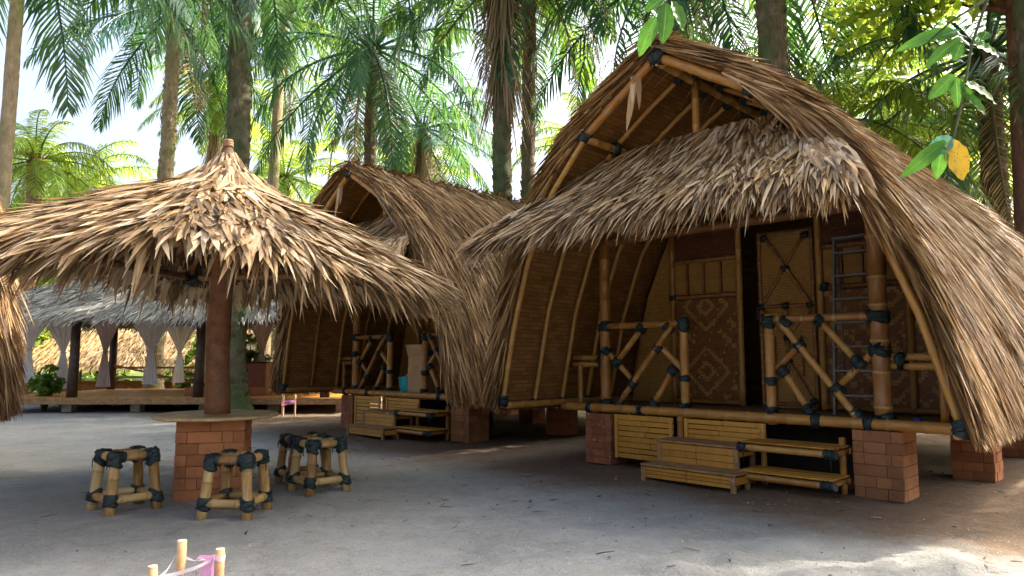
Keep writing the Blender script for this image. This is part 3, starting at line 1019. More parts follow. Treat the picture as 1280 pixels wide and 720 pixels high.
        for f, t, r_, hh, ax in ((0, .98, .078, .13, (0, 0, 1)), (0, .36, .07, .07, (0, 0, 1)), (0, .02, .078, .14, (0, 0, 1)), (.17, .96, .068, .10, (1, 0, -.8)), (.5, .97, .066, .10, (1, 0, -.6)),
                              (.30, .72, .062, .11, (side, 0, -1)), (.62, .29, .066, .11, (side, 0, -1)), (.13, .45, .066, .10, (side, 0, -1)), (.82, .55, .066, .11, (side, 0, -1)),
                              (.37, .04, .06, .14, (side * .5, 0, -1)), (.79, .05, .062, .15, (side * .7, 0, -1)), (.96, .68, .055, .09, (-side, 0, -1)), (.98, 1, .06, .12, (1, 0, 0))):
            MB().lash(pt(f, t, -0.01), ax, r_ * 0.9, hh * 0.9).build('lashing', M['lash'], g)
    # front wall of the room, 1.6 m behind the posts
    yw = 1.62
    woven_pattern_panel(-1.56, -0.53, yw, FL, 2.14, 0.034).build('woven_wall_panel', [M['cell_dark'], M['cell_light']], h)
    woven_pattern_panel(0.56, 2.05, yw, FL, 2.14, 0.034).build('woven_wall_panel', [M['cell_dark'], M['cell_light']], h)
    for x0, x1, k in ((-1.56, -0.53, 4), (0.56, 2.05, 5)):
        mb = MB()
        for i in range(k):
            xe = min(x1, 1.74)
            a = x0 + (xe - x0) * i / k; b = x0 + (xe - x0) * (i + 1) / k
            mb.box(((a + b) / 2, yw + 0.005, 2.42), (b - a - 0.03, 0.02, 0.46), None, 0)
            mb.box((b - 0.012, yw - 0.012, 2.42), (0.03, 0.03, 0.46), None, 1)
        mb.build('upper_wall_panel', [M['panel'], M['bamboo_dark']], h)
        bam_obj('wall_rail', h, (x0, yw - 0.03, 2.18), (x1, yw - 0.03, 2.18), 0.035, 'bamboo_dark')
        bam_obj('wall_rail', h, (x0, yw - 0.03, 2.68), (min(x1, 1.8), yw - 0.03, 2.68), 0.035, 'bamboo_dark')
        bam_obj('wall_rail', h, (x0, yw - 0.03, FL + 0.04), (x1, yw - 0.03, FL + 0.04), 0.035)
        lash_obj(h, (x0 + 0.03, yw - 0.04, 2.18), [0, 0, 1], 0.055, 0.08)
        xe = min(x1, 1.52)
        MB().box(((x0 + xe) / 2, yw + 0.01, 2.98), (xe - x0, 0.02, 0.58), None, 0).build('red_wall_panel', M['panel_red'], h)
    mb = MB()
    mb.add([(-2.3, yw + 0.01, FL), (-1.57, yw + 0.01, FL), (-1.57, yw + 0.01, 3.15), (-1.66, yw + 0.01, 2.95), (-2.0, yw + 0.01, 2.2)], [[0, 1, 2, 3, 4]], 0, False, [[[0, 0], [.7, 0], [.7, 2.5], [.6, 2.3], [.3, 1.5]]])
    mb.build('corner_wall_panel', M['panel'], h)
    MB().box((0, yw + 0.012, 3.45), (2.6, 0.02, 0.66), None, 0).build('red_wall_panel', M['panel_red'], h)
    for x, zt_ in ((-1.54, 3.15), (-0.52, 3.2), (0.53, 3.2), (1.5, 3.2)):
        bam_obj('wall_post', h, (x, yw - 0.03, FL), (x, yw - 0.03, zt_), 0.042)
    # open double door: a black gap and the leaf with its lozenge bracing
    d = empty('door', (-0.24, yw - 0.05, FL), R(3), h)
    W_, H_ = 0.70, 2.25
    MB().box((W_ / 2, 0.02, H_ / 2), (W_, 0.015, H_), None, 0).build('leaf_panel', M['panel'], d)
    fr = MB()
    for p0, p1, r_ in (((0.02, 0, 0), (0.02, 0, H_), .028), ((W_ - .02, 0, 0), (W_ - .02, 0, H_), .028), ((0, 0, .05), (W_, 0, .05), .026), ((0, 0, H_ - .04), (W_, 0, H_ - .04), .026), ((0, -.01, 1.28), (W_, -.01, 1.28), .026),
                       ((0.05, -.02, 1.30), (W_ - .08, -.02, H_ - .05), .02), ((W_ - .05, -.03, 1.30), (.1, -.03, H_ - .05), .024), ((.35, -.02, .62), (.35, -.02, 1.26), .022), ((.04, -.03, 1.24), (.35, -.03, .9), .02),
                       ((W_ - .04, -.02, 1.24), (.35, -.02, .9), .02), ((.04, -.02, .1), (.35, -.02, .6), .02), ((W_ - .06, -.03, .1), (.35, -.03, .6), .02), ((.18, -.02, .9), (.18, -.02, .1), .018), ((.52, -.02, .9), (.52, -.02, .4), .018)):
        fr.bamboo(p0, p1, r_, 8)
    fr.build('door_frame', [M['bamboo_dark'], M['bamboo_node']], d)
    for c in ((.04, -.02, 1.28), (W_ - .05, -.02, 1.28), (.35, -.03, 1.28), (.35, -.03, .88), (.36, -.03, 1.76), (.1, -.03, 2.17), (W_ - .08, -.03, 2.15), (.35, -.03, .6), (W_ - .05, -.02, .1)):
        MB().lash(c, (1, 0, .3), .04, .08).build('lashing', M['lash'], d)
    MB().box((0.0, -0.05, 1.2), (0.02, 0.04, 0.16), None, 0, 0.006).build('handle', M['darkwood'], d)
    # the room behind, closed and dark
    mb = MB()
    mb.add([(-2.5, 5.75, .66), (2.5, 5.75, .66), (2.2, 5.75, 2.05), (1.66, 5.75, 3.2), (1.0, 5.75, 3.9), (0, 5.75, 4.45), (-1.0, 5.75, 3.9), (-1.66, 5.75, 3.2), (-2.2, 5.75, 2.05)], [[8, 7, 6, 5, 4, 3, 2, 1, 0]], 0, False, [[[-2.2, 2], [-1.6, 3.2], [-1, 3.9], [0, 4.4], [1, 3.9], [1.6, 3.2], [2.2, 2], [2.5, .6], [-2.5, .6]]])
    mb.build('rear_wall', M['mat'], h)
    mb = MB()
    mb.add([(-2.45, 3.0, .66), (2.45, 3.0, .66), (2.15, 3.0, 2.05), (1.62, 3.0, 3.2), (1.0, 3.0, 3.86), (0, 3.0, 4.4), (-1.0, 3.0, 3.86), (-1.62, 3.0, 3.2), (-2.15, 3.0, 2.05)], [[8, 7, 6, 5, 4, 3, 2, 1, 0]], 0, False, [[[-2.2, 2], [-1.6, 3.2], [-1, 3.9], [0, 4.4], [1, 3.9], [1.6, 3.2], [2.2, 2], [2.5, .6], [-2.5, .6]]])
    mb.build('light_block_wall', M['mat'], h)  # added partition, keeps stray light out of the door gap
    # split-bamboo skirting under the porch front
    def slatpanel(name, x0, x1, y, z0, z1, rows, top=False):
        mb = MB()
        hh = (z1 - z0) / rows
        for r_ in range(rows):
            p = x0
            while p < x1 - 0.01:
                e = min(x1, p + random.uniform(0.35, 0.6))
                mb.box(((p + e) / 2, y + random.uniform(-.004, .004), z0 + hh * (r_ + .5)), (e - p - .004, 0.018, hh * random.uniform(.82, .97)), None, 0, 0.005)
                p = e
        for x in (x0 + .03, x1 - .03):
            mb.box((x, y - .016, (z0 + z1) / 2), (.045, .02, z1 - z0), None, 0, .004)
        return mb.build(name, M['slat'], h)
    slatpanel('skirting_panel', -1.46, -0.62, 0.06, 0.10, 0.63, 8)
    slatpanel('skirting_panel', -0.50, 0.48, 0.10, 0.40, 0.63, 4)
    MB().box((0.05, 0.8, 0.3), (3.0, 0.02, 0.55), None, 0).build('underfloor_shade_sheet', M['shade_black'], h)  # added black sheet, hides the lit ground and paints underfloor shade
    bam_obj('skirting_post', h, (-0.54, 0.08, 0.02), (-0.54, 0.08, 0.66), 0.04)
    return h

hut = make_hut()
hut.location = (HUT_O[0], HUT_O[1], 0)
hut.rotation_euler = (0, 0, HUT_A)
tag(hut, 'big bamboo hut with shaggy brown thatch, nearest of the row, aluminium ladder inside its porch', 'hut', 'thatched bamboo huts')
hut2 = copy_tree(hut)
hut2.location = (HUT2_O[0], HUT2_O[1], 0)
tag(hut2, 'thatched bamboo hut half hidden behind the round thatch umbrella, cardboard box in its porch', 'hut', 'thatched bamboo huts')
HUT3_A = math.atan2(0.36, -0.93)
hut3 = copy_tree(hut)
fx3 = np.array([-math.sin(HUT3_A), math.cos(HUT3_A)]); lx3 = np.array([math.cos(HUT3_A), math.sin(HUT3_A)])
o3 = np.array([-5.58, 7.72]) - (-2.57) * lx3 - (-0.9) * fx3
hut3.location = (o3[0], o3[1], 0)
hut3.rotation_euler = (0, 0, HUT3_A)
tag(hut3, 'thatched hut cut off by the picture edge, only its brown roof end shows', 'hut', 'thatched bamboo huts')

def hut_pt(o, x, y, z=0.0):
    p = np.array(o) + LX * x + LY * y
    return (p[0], p[1], z)

# ------------------------------------------------------------------ steps, shelf in front of the huts
def wooden_bench(name, L, D, H, solid):
    e = empty(name)
    mb = MB()
    k = 3
    for i in range(k):
        mb.box((0, -D / 2 + D * (i + .5) / k, H - .012), (L, D / k - .006, .024), None, 0, .004)
    mb.build('tread', M['wood'], e)
    mb = MB()
    rows = 5 if solid else 3
    ph = (H - .03) * (0.93 if solid else .72)
    z0 = H - .03 - ph
    for i in range(rows):
        for s, l in ((-1, .25), (1, .25)):
            mb.box((s * L * .24, -D / 2 + .03, z0 + ph * (i + .5) / rows), (L * .475, .02, ph / rows - .004), None, 0, .003)
    mb.build('front_panel', M['slat'], e)
    for sx in (-1, 1):
        for sy in (-1, 1):
            MB().box((sx * (L / 2 - .03), sy * (D / 2 - .025), (H - .03) / 2), (.05, .04, H - .03), None, 0, .005).build('leg', M['wood'], e)
        MB().box((sx * (L / 2 - .015), 0, H - .075), (.018, D - .1, .07), None, 0).build('side_board', M['slat'], e)
    return e

def bamboo_shelf():
    e = empty('bamboo_shelf')
    for z, y in ((0.47, 0.0), (0.19, -0.06)):
        s = MB()
        D = 0.44
        for i in range(6):
            s.box((random.uniform(-.006, .006), y - D / 2 + D * (i + .5) / 6, z + random.uniform(-.003, .003)), (0.92, D / 6 - .008, .016), None, 0, .005)
        sh = s.build('shelf', M['slat'], e)
        MB().bamboo((-.47, y - D / 2, z - .05), (.47, y - D / 2, z - .05), .032).build('pole', [M['bamboo'], M['bamboo_node']], sh)
        MB().bamboo((-.47, y + D / 2, z - .05), (.47, y + D / 2, z - .05), .032).build('pole', [M['bamboo'], M['bamboo_node']], sh)
        for x in (-.44, .43):
            MB().lash((x, y - D / 2, z - .05), (1, 0, 0), .046, .11).build('lashing', M['lash'], sh)
        MB().bamboo((-.43, y + D / 2, z - .05), (-.43, y - D / 2, z - .05), .028).build('crossbar', [M['bamboo'], M['bamboo_node']], sh)
        MB().bamboo((.43, y + D / 2, z - .05), (.43, y - D / 2, z - .05), .028).build('crossbar', [M['bamboo'], M['bamboo_node']], sh)
    for x in (-.40, .40):
        MB().bamboo((x, 0.17, 0.0), (x, 0.17, .55), .032).build('leg', [M['bamboo'], M['bamboo_node']], e)
    return e

st_hi = wooden_bench('wooden_step', 0.98, 0.40, 0.42, True)
st_lo = wooden_bench('wooden_step', 1.10, 0.34, 0.19, False)
shelf = bamboo_shelf()
for i, (o, who) in enumerate(((HUT_O, 'the nearest hut'), (HUT2_O, 'the hut behind the round umbrella'))):
    a = st_hi if i == 0 else copy_tree(st_hi)
    a.location = hut_pt(o, -0.10, -0.16); a.rotation_euler = (0, 0, HUT_A)
    tag(a, 'taller boxed wooden step against the porch front of ' + who, 'step', 'wooden steps up to the porches')
    b = st_lo if i == 0 else copy_tree(st_lo)
    b.location = hut_pt(o, -0.04, -0.50); b.rotation_euler = (0, 0, HUT_A)
    tag(b, 'low wooden bench step on the ground before ' + who, 'step', 'wooden steps up to the porches')
    c = shelf if i == 0 else copy_tree(shelf)
    c.location = hut_pt(o, 0.86, -0.10); c.rotation_euler = (0, 0, HUT_A)
    tag(c, 'two tier bamboo slat shelf beside the brick pier of ' + who, 'shelf', 'bamboo shelves by the steps')

# ladder
def make_ladder():
    e = empty('stepladder')
    for s in (-1, 1):
        MB().box((s * .21, 0, 1.0), (.03, .06, 2.0), None, 0, .006).build('side_rail', M['metal'], e)
        a = MB(); a.tube([(s * .19, 0.06, 1.93), (s * .24, 0.42, 0.02)], .016, 8).build('rear_leg', M['metal'], e)
    for i in range(7):
        MB().box((0, 0, .22 + i * .27), (.40, .07, .028), None, 0, .005).build('rung', M['metal'], e)
    MB().box((0, .03, 2.02), (.46, .12, .03), None, 0, .006).build('top_cap', M['metal'], e)
    return e
ld = make_ladder()
ld.location = hut_pt(HUT_O, 1.08, 0.98, FL - 0.01)
ld.rotation_euler = (R(-6), 0, HUT_A)
tag(ld, 'grey aluminium stepladder standing inside the porch of the nearest hut', 'ladder')

# small lying bottle on the floor beam
def bottle():
    mb = MB()
    prof = [(0, .001), (0, .03), (.02, .034), (.1, .034), (.125, .02), (.14, .012), (.155, .012)]
    mb.tube([(p[0], 0, 0) for p in prof], [p[1] for p in prof], 12)
    e = mb.build('plastic_bottle', M['whitep'])
    MB().tube([(.03, 0, 0), (.085, 0, 0)], .0355, 12).build('label_band', M['bluep'], e)
    MB().tube([(.152, 0, 0), (.17, 0, 0)], .015, 10).build('cap', M['bluep'], e)
    return e
bt = bottle()
bt.location = hut_pt(HUT_O, 1.82, 0.30, FL + 0.022)
bt.rotation_euler = (0, 0, HUT_A - 0.2)
tag(bt, 'small blue and white plastic bottle lying on the porch floor by the thick post', 'bottle')

# cardboard box, bucket, blue lid in hut 2
def carton():
    mb = MB()
    mb.box((0, 0, .34), (.40, .34, .68), None, 0, .004)
    o = mb.build('cardboard_box', M['card'])
    f = MB(); f.box((0, -.19, .78), (.42, .012, .22), [[1, 0, 0], [0, .96, .28], [0, -.28, .96]], 0).build('flap', M['card'], o)
    f = MB(); f.box((-.23, 0, .76), (.012, .34, .2), [[.94, 0, .34], [0, 1, 0], [-.34, 0, .94]], 0).build('flap', M['card'], o)
    mk = MB()
    t = np.linspace(0, 2 * PI, 17)
    mk.tube(np.stack([.05 * np.cos(t), np.full(17, -.172), .45 + .05 * np.sin(t)], -1), .003, 5, cap=False)
    mk.build('printed_mark', M['darkwood'], o)
    return o
cb = carton()
cb.location = hut_pt(HUT2_O, .0, .52, FL - 0.01); cb.rotation_euler = (0, 0, HUT_A + .1)
tag(cb, 'tall open cardboard box standing in the porch of the farther hut', 'box')
def bucket():
    mb = MB()
    mb.tube([(0, 0, 0), (0, 0, .02), (0, 0, .30), (0, 0, .32), (0, 0, .30), (0, 0, .05)], [.12, .125, .165, .175, .155, .115], 18, cap=False)
    mb.tube([(0, 0, .004), (0, 0, .006)], [.122, .122], 18)
    o = mb.build('bucket', M['cyan'])
    t = np.linspace(0, PI, 12)
    MB().tube(np.stack([.17 * np.cos(t), -.10 * np.sin(t), .29 - .03 * np.sin(t)], -1), .005, 6).build('handle', M['whitep'], o)
    return o
bk = bucket()
bk.location = hut_pt(HUT2_O, -.40, .48, FL - 0.01)
tag(bk, 'turquoise plastic bucket between railing and cardboard box in the farther porch', 'bucket')
jg = MB()
jg.tube([(0, 0, 0), (0, 0, .16), (0, 0, .2), (0, 0, .25)], [.045, .045, .018, .016], 12)
jgo = jg.build('spray_bottle', M['lilac'])
MB().box((0, -.02, .27), (.025, .09, .035), None, 0, .005).build('trigger', M['whitep'], jgo)
jgo.location = hut_pt(HUT2_O, -.38, .50, FL + 0.16)
tag(jgo, 'lilac bottle standing up out of the turquoise bucket', 'bottle')
bl = MB()
bl.tube([(0, 0, 0), (0, 0, .04), (0, 0, .09), (0, 0, .12)], [.17, .18, .16, .09], 18)
blo = bl.build('plastic_basin', M['bluep'])
MB().tube([(0, 0, .035), (0, 0, .05)], [.19, .19], 18).build('rim', M['bluep'], blo)
blo.location = hut_pt(HUT2_O, .02, .56, FL + 0.675)
tag(blo, 'dark blue plastic basin upturned on the cardboard box', 'basin')

# ------------------------------------------------------------------ round thatched umbrella with brick table
GZ = np.array([-2.89, 6.90])
def make_umbrella():
    e = empty('thatched_umbrella', (GZ[0], GZ[1], 0))
    rp = np.array([(0.02, 3.50), (.10, 3.36), (.2, 3.20), (.5, 2.95), (1.04, 2.69), (1.5, 2.46), (1.88, 2.27)])
    cum = np.concatenate([[0], np.cumsum(np.linalg.norm(np.diff(rp, axis=0), axis=1))])
    def surf(s, th):
        r = np.interp(s, cum, rp[:, 0]); z = np.interp(s, cum, rp[:, 1])
        k = 1 + 0.055 * np.cos(4 * (th - R(35))) * np.clip(r / 1.8, 0, 1)
        z = z - 0.045 * r * np.cos(th)
        zz = z + 0.02 * np.sin(th * 5 + 1) * r - 0.05 * np.clip(np.cos(4 * (th - R(35))), 0, 1) * r
        return np.stack([r * k * np.cos(th), r * k * np.sin(th), zz], -1)
    def frame(s, th):
        T = unit(surf(s + .03, th) - surf(s - .03, th))
        A = unit(surf(s, th + .02) - surf(s, th - .02))
        Nn = unit(np.cross(T, A)); Nn = np.where(Nn[:, 2:3] < 0, -Nn, Nn)
        return T, Nn
    mb = MB()
    n = 9500
    st = cum[-1]
    s = np.sqrt(rng.uniform(0.004, 1, n)) * st
    s = np.where(rng.random(n) < .65, np.round(s / .16) * .16 + rng.normal(0, .025, n), s)
    s = np.clip(s, .03, st)
    th = rng.uniform(0, 2 * PI, n)
    P = surf(s, th); T, Nn = frame(s, th)
    top = np.clip(s / .6, 0.12, 1)
    T2, S2 = yawed(T, Nn, (rng.normal(0, .2, n) + .12 * np.sin(th * 11)) * top)
    S2 = unit(S2 + Nn * (rng.normal(0, .3, n) * top)[:, None])
    L = rng.uniform(.40, .74, n); W = rng.uniform(.024, .066, n) * (0.3 + 0.7 * top)
    mb.blades(P, T2, S2, Nn, L, W, rng.uniform(.0, .07, n) * top, rng.uniform(.02, .14, n) * top, rng.uniform(-.06, .06, n) * top, hang=(.02 + .15 * rng.random(n)) * top)
    n = 1150
    s = rng.uniform(st - .25, st + .02, n); th = rng.uniform(0, 2 * PI, n)
    P = surf(s, th); T, Nn = frame(s, th)
    T2, S2 = yawed(T, Nn, rng.normal(0, .3, n))
    S2 = unit(S2 + Nn * rng.normal(0, .5, n)[:, None])
    mb.blades(P, T2, S2, Nn, rng.uniform(.22, .50, n), rng.uniform(.026, .06, n), rng.uniform(-.02, .06, n), rng.uniform(-.04, .08, n), rng.uniform(-.05, .03, n), hang=rng.uniform(.05, .9, n) ** 1.7)
    U, Th = np.meshgrid(np.linspace(0.02, st - .02, 14), np.linspace(0, 2 * PI, 49), indexing='ij')
    V = surf(U.reshape(-1), Th.reshape(-1)) - np.array([0, 0, .015])
    F = [[i * 49 + j, (i + 1) * 49 + j, (i + 1) * 49 + j + 1, i * 49 + j + 1] for i in range(13) for j in range(48)]
    mb.add(V, F, 1, True)
    mb.build('thatch_canopy', [M['thatch_round'], M['thatch_base']], e)
    # frame below
    for k in range(12):
        a = R(35) + k * PI / 6
        ss = np.array([.12, .7, 1.4, st - .05])
        q = surf(ss, np.full(4, a)) - np.array([0, 0, .07])
        bam_obj('rafter', e, q[0], q[3], .026, 'bamboo_dark', mid=[q[1], q[2]], n=8)
    c4 = []
    for rr_, zz_ in ((1.62, 2.27), (1.0, 2.58)):
        for k in range(4):
            a0, a1 = R(35) + k * PI / 2, R(35) + (k + 1) * PI / 2
            p0 = (rr_ * math.cos(a0), rr_ * math.sin(a0), zz_); p1 = (rr_ * math.cos(a1), rr_ * math.sin(a1), zz_)
            bam_obj('ring_beam', e, p0, p1, .04, 'bamboo_dark')
            lash_obj(e, p0, (math.cos(a0), math.sin(a0), 0), .08, .14)
    # trunk post
    mb = MB()
    z = np.linspace(.72, 3.44, 24)
    mb.tube(np.stack([.012 * np.sin(z * 3), .01 * np.cos(z * 2.3), z], -1), np.interp(z, [.72, 3.0, 3.36], [.118, .10, .05]) * (1 + .03 * np.sin(z * 9)), 16)
    mb.build('post', M['postwood'], e)
    mb = MB()
    t = np.linspace(0, 6 * PI, 60)
    mb.tube(np.stack([.036 * np.cos(t), .036 * np.sin(t), 3.45 + t * .0035], -1), .018, 8)
    mb.tube([(0, 0, 3.43), (0, 0, 3.50), (0, 0, 3.53)], [.04, .045, .015], 10)
    mb.build('rope_knot', M['rope'], e)
    return e
um = make_umbrella()
tag(um, 'round thatch umbrella on a single thick trunk post above the brick table', 'umbrella')

def make_table():
    e = empty('brick_table', (GZ[0], GZ[1], 0), R(14))
    b = brick_stack(.60, .60, .74, 7, 'brick', 21)
    b.build('brick_base', [M['brick'], M['mortar']], e)
    mb = MB()
    n = 56
    th = np.linspace(0, 2 * PI, n, endpoint=False)
    rr_ = .57 * (1 + .018 * np.cos(8 * th) + .006 * np.sin(5 * th))
    ring = lambda r, z: np.stack([r * np.cos(th), r * np.sin(th), np.full(n, z)], -1)
    V = np.concatenate([ring(rr_ - .012, .745), ring(rr_, .752), ring(rr_, .772), ring(rr_ - .012, .78), [[0, 0, .745]], [[0, 0, .781]]])
    F = []
    for k in range(3):
        for j in range(n):
            F.append([k * n + j, k * n + (j + 1) % n, (k + 1) * n + (j + 1) % n, (k + 1) * n + j])
    mb.add(V, F, 0, False)
    base = mb.n - len(V)
    T = [[3 * n + j, 3 * n + (j + 1) % n, 4 * n + 1] for j in range(n)] + [[(j + 1) % n, j, 4 * n] for j in range(n)]
    mb.f.append((np.array(T) + base, np.zeros((len(T), 3, 2)), 0, False))
    mb.build('table_top', M['tabletop'], e)
    return e
tb = make_table()
tag(tb, 'brick table with a round wooden top built around the umbrella post', 'table')

def make_stool():
    e = empty('bamboo_stool')
    hb, ht, H = .195, .15, .50
    C = [(-1, -1), (1, -1), (1, 1), (-1, 1)]
    at = lambda c, z: np.array([c[0] * (hb + (ht - hb) * z / H), c[1] * (hb + (ht - hb) * z / H), z])
    for c in C:
        l = MB().bamboo(at(c, -.01), at(c, H - .02), .043, 12).build('leg', [M['bamboo_old'], M['bamboo_node']], e)
        MB().lash(at(c, .12), at(c, H) - at(c, 0), .055, .10).build('lashing', M['lash'], l)
        k = MB()
        k.lash(at(c, H - .05), at(c, H) - at(c, 0), .055, .12)
        p = at(c, H - .03)
        k.lash(p - np.array([c[0] * .035, 0, -.003]), (1, 0, 0), .048, .08)
        k.lash(p - np.array([0, c[1] * .035, -.003]), (0, 1, 0), .048, .08)
        t = np.linspace(-.2, PI + .2, 9)
        k.tube(np.stack([p[0] + .035 * np.cos(t), np.full(9, p[1]), p[2] + .018 + .034 * np.sin(t)], -1), .006, 6)
        k.build('corner_lashing', M['lash'], l)
    for i in range(4):
        a, b = C[i], C[(i + 1) % 4]
        MB().bamboo(at(a, H - .03), at(b, H - .03), .037, 12).build('seat_rail', [M['bamboo_old'], M['bamboo_node']], e)
        MB().bamboo(at(a, .12), at(b, .12), .036, 12).build('stretcher', [M['bamboo_old'], M['bamboo_node']], e)
    for yy in (-.075, 0, .075):
      MB().bamboo((-.12, yy, H - .028), (.12, yy, H - .028), .030, 10).build('seat_slat', [M['bamboo_old'], M['bamboo_node']], e)
    return e
stool = make_stool()
for i, (x, y, a, lab) in enumerate(((-3.40, 6.27, R(50), 'bamboo stool alone on the sand to the left of the brick table'),
                                    (-2.36, 6.10, R(-4), 'bamboo stool right in front of the brick table'),
                                    (-1.93, 7.12, R(42), 'nearer of the two bamboo stools standing together, towards the steps'),
                                    (-2.22, 7.55, R(36), 'bamboo stool half hidden behind another stool, touching it'))):
    o = stool if i == 0 else copy_tree(stool)
    o.location = (x, y, float(ground_h(np.array(x), np.array(y))))
    o.rotation_euler = (0, 0, a)
    tag(o, lab, 'stool', 'bamboo stools around the brick table')

# ------------------------------------------------------------------ stakes with tape
def stake(x, y, h, r, label, lean=(0, 0), group='stakes with tape in the foreground'):
    mb = MB()
    z = np.linspace(-.12, h - .004, 8)
    P = np.stack([lean[0] * z / h, lean[1] * z / h, z], -1)
    mb.tube(P, r * (1 + .03 * np.sin(z * 30)), 12, 0)
    mb.tube([P[-1], P[-1] + np.array([0, 0, .005])], [r * .98, r * .9], 12, 1)
    o = mb.build('wooden_stake', [M['stake'], M['stake_end']], None, (x, y, 0))
    tag(o, label, 'stake', group)
    return o
SA, SB_, SC = (-1.27, 2.55), (-1.207, 2.62), (-1.079, 2.66)
stake(*SA, .575, .016, 'short round wooden stake wrapped by the white end of the tape')
stake(*SB_, .645, .0165, 'tallest wooden stake of the three in the foreground', (.004, 0))
stake(*SC, .605, .0165, 'wooden stake carrying the knot of pink tape')
def ribbon(mb, pts, w, side, mat=0, tw=0.0):
    P = np.array(pts, float)
    t = np.linspace(0, 1, len(P)); tt = np.linspace(0, 1, 24)
    Q = np.stack([np.interp(tt, t, P[:, k]) for k in range(3)], -1)
    for _ in range(2):
        Q[1:-1] = (Q[:-2] + Q[1:-1] * 2 + Q[2:]) / 4
    S = np.array(side, float); S /= np.linalg.norm(S)
    T = unit(np.gradient(Q, axis=0))
    V = []
    for i in range(24):
        a = tw * tt[i]
        s = S * math.cos(a) + np.cross(T[i], S) * math.sin(a)
        ww = w if np.isscalar(w) else np.interp(tt[i], np.linspace(0, 1, len(w)), w)
        V += [Q[i] - s * ww / 2, Q[i] + s * ww / 2]
    F = [[2 * i, 2 * i + 1, 2 * i + 3, 2 * i + 2] for i in range(23)]
    mb.add(V, F, mat, True)
tp = empty('plastic_tape', (-1.2, 2.6, 0))
def w2t(p): return (p[0] + 1.2, p[1] - 2.6, p[2])
a_ = (SA[0], SA[1], .545); b_ = (SB_[0], SB_[1], .58); c_ = (SC[0], SC[1], .575)
mb = MB()
ribbon(mb, [w2t((a_[0] + .017, a_[1] - .005, .528)), w2t((-1.235, 2.58, .55)), w2t((b_[0] - .017, b_[1], .59))], .012, (0, 0, 1), tw=.5)
ribbon(mb, [w2t((b_[0] + .017, b_[1], .585)), w2t((-1.157, 2.63, .57)), w2t((c_[0] - .017, c_[1] - .005, .575))], .012, (0, 0, 1), tw=2.5)
ribbon(mb, [w2t((a_[0] - .014, a_[1] - .014, .525)), w2t((-1.21, 2.585, .535)), w2t((-1.143, 2.60, .553)), w2t((c_[0] - .01, c_[1] - .018, .575))], [.022, .016, .013, .012], (0, 0.2, 1), tw=.4)
for p, z in ((SA, .52), (SC, .575)):
    t = np.linspace(0, 2 * PI, 25)
    V = []
    for q in t:
        for dz in (-.010, .010):
            V.append(w2t((p[0] + .0185 * math.cos(q), p[1] + .0185 * math.sin(q), z + dz + .004 * math.sin(q * 2))))
    mb.add(V, [[2 * i, 2 * i + 1, 2 * i + 3, 2 * i + 2] for i in range(24)], 0, True)
mb.build('tape_strip', M['whitetape'], tp)
mb = MB()
ribbon(mb, [w2t((c_[0] - .012, c_[1] - .02, .59)), w2t((c_[0] - .028, c_[1] - .028, .575)), w2t((c_[0] - .035, c_[1] - .03, .53)), w2t((c_[0] - .035, c_[1] - .027, .44))], [.012, .03, .05, .055], (1, 0.3, 0))
ribbon(mb, [w2t((c_[0] - .012, c_[1] - .024, .585)), w2t((c_[0] - .012, c_[1] - .036, .55)), w2t((c_[0] - .016, c_[1] - .032, .45))], [.012, .026, .032], (.6, -1, 0))
ribbon(mb, [w2t((c_[0] - .02, c_[1] - .02, .58)), w2t((c_[0] - .07, c_[1] - .02, .582)), w2t((c_[0] - .085, c_[1] - .022, .56)), w2t((c_[0] - .08, c_[1] - .02, .49))], .014, (0.2, 0, 1), tw=2.0)
mb.build('pink_knot', M['pink'], tp)
tag(tp, 'pink and white plastic tape tied round the three foreground stakes', 'tape')
# a second pair far off beside hut 2
for x, lab in ((-5.27, 'thin stake with red and white tape near the far deck, thicker of the pair'), (-4.99, 'thinner stake of the far taped pair near the deck')):
    stake(x, 16.2, .52 if x < -5.1 else .5, .03 if x < -5.1 else .02, lab, group='far stakes with tape')
mb = MB()
ribbon(mb, [(-.16, 0, .30), (0, -.01, .33), (.16, 0, .34)], .10, (0, 0, 1), tw=.4)
t2 = mb.build('plastic_tape', M['pink'], None, (-5.13, 16.16, 0))
MB().box((-.02, -.03, .32), (.12, .015, .06), None, 0).build('red_band', M['redtape'], t2)
tag(t2, 'red and white tape strung between the two far stakes', 'tape')

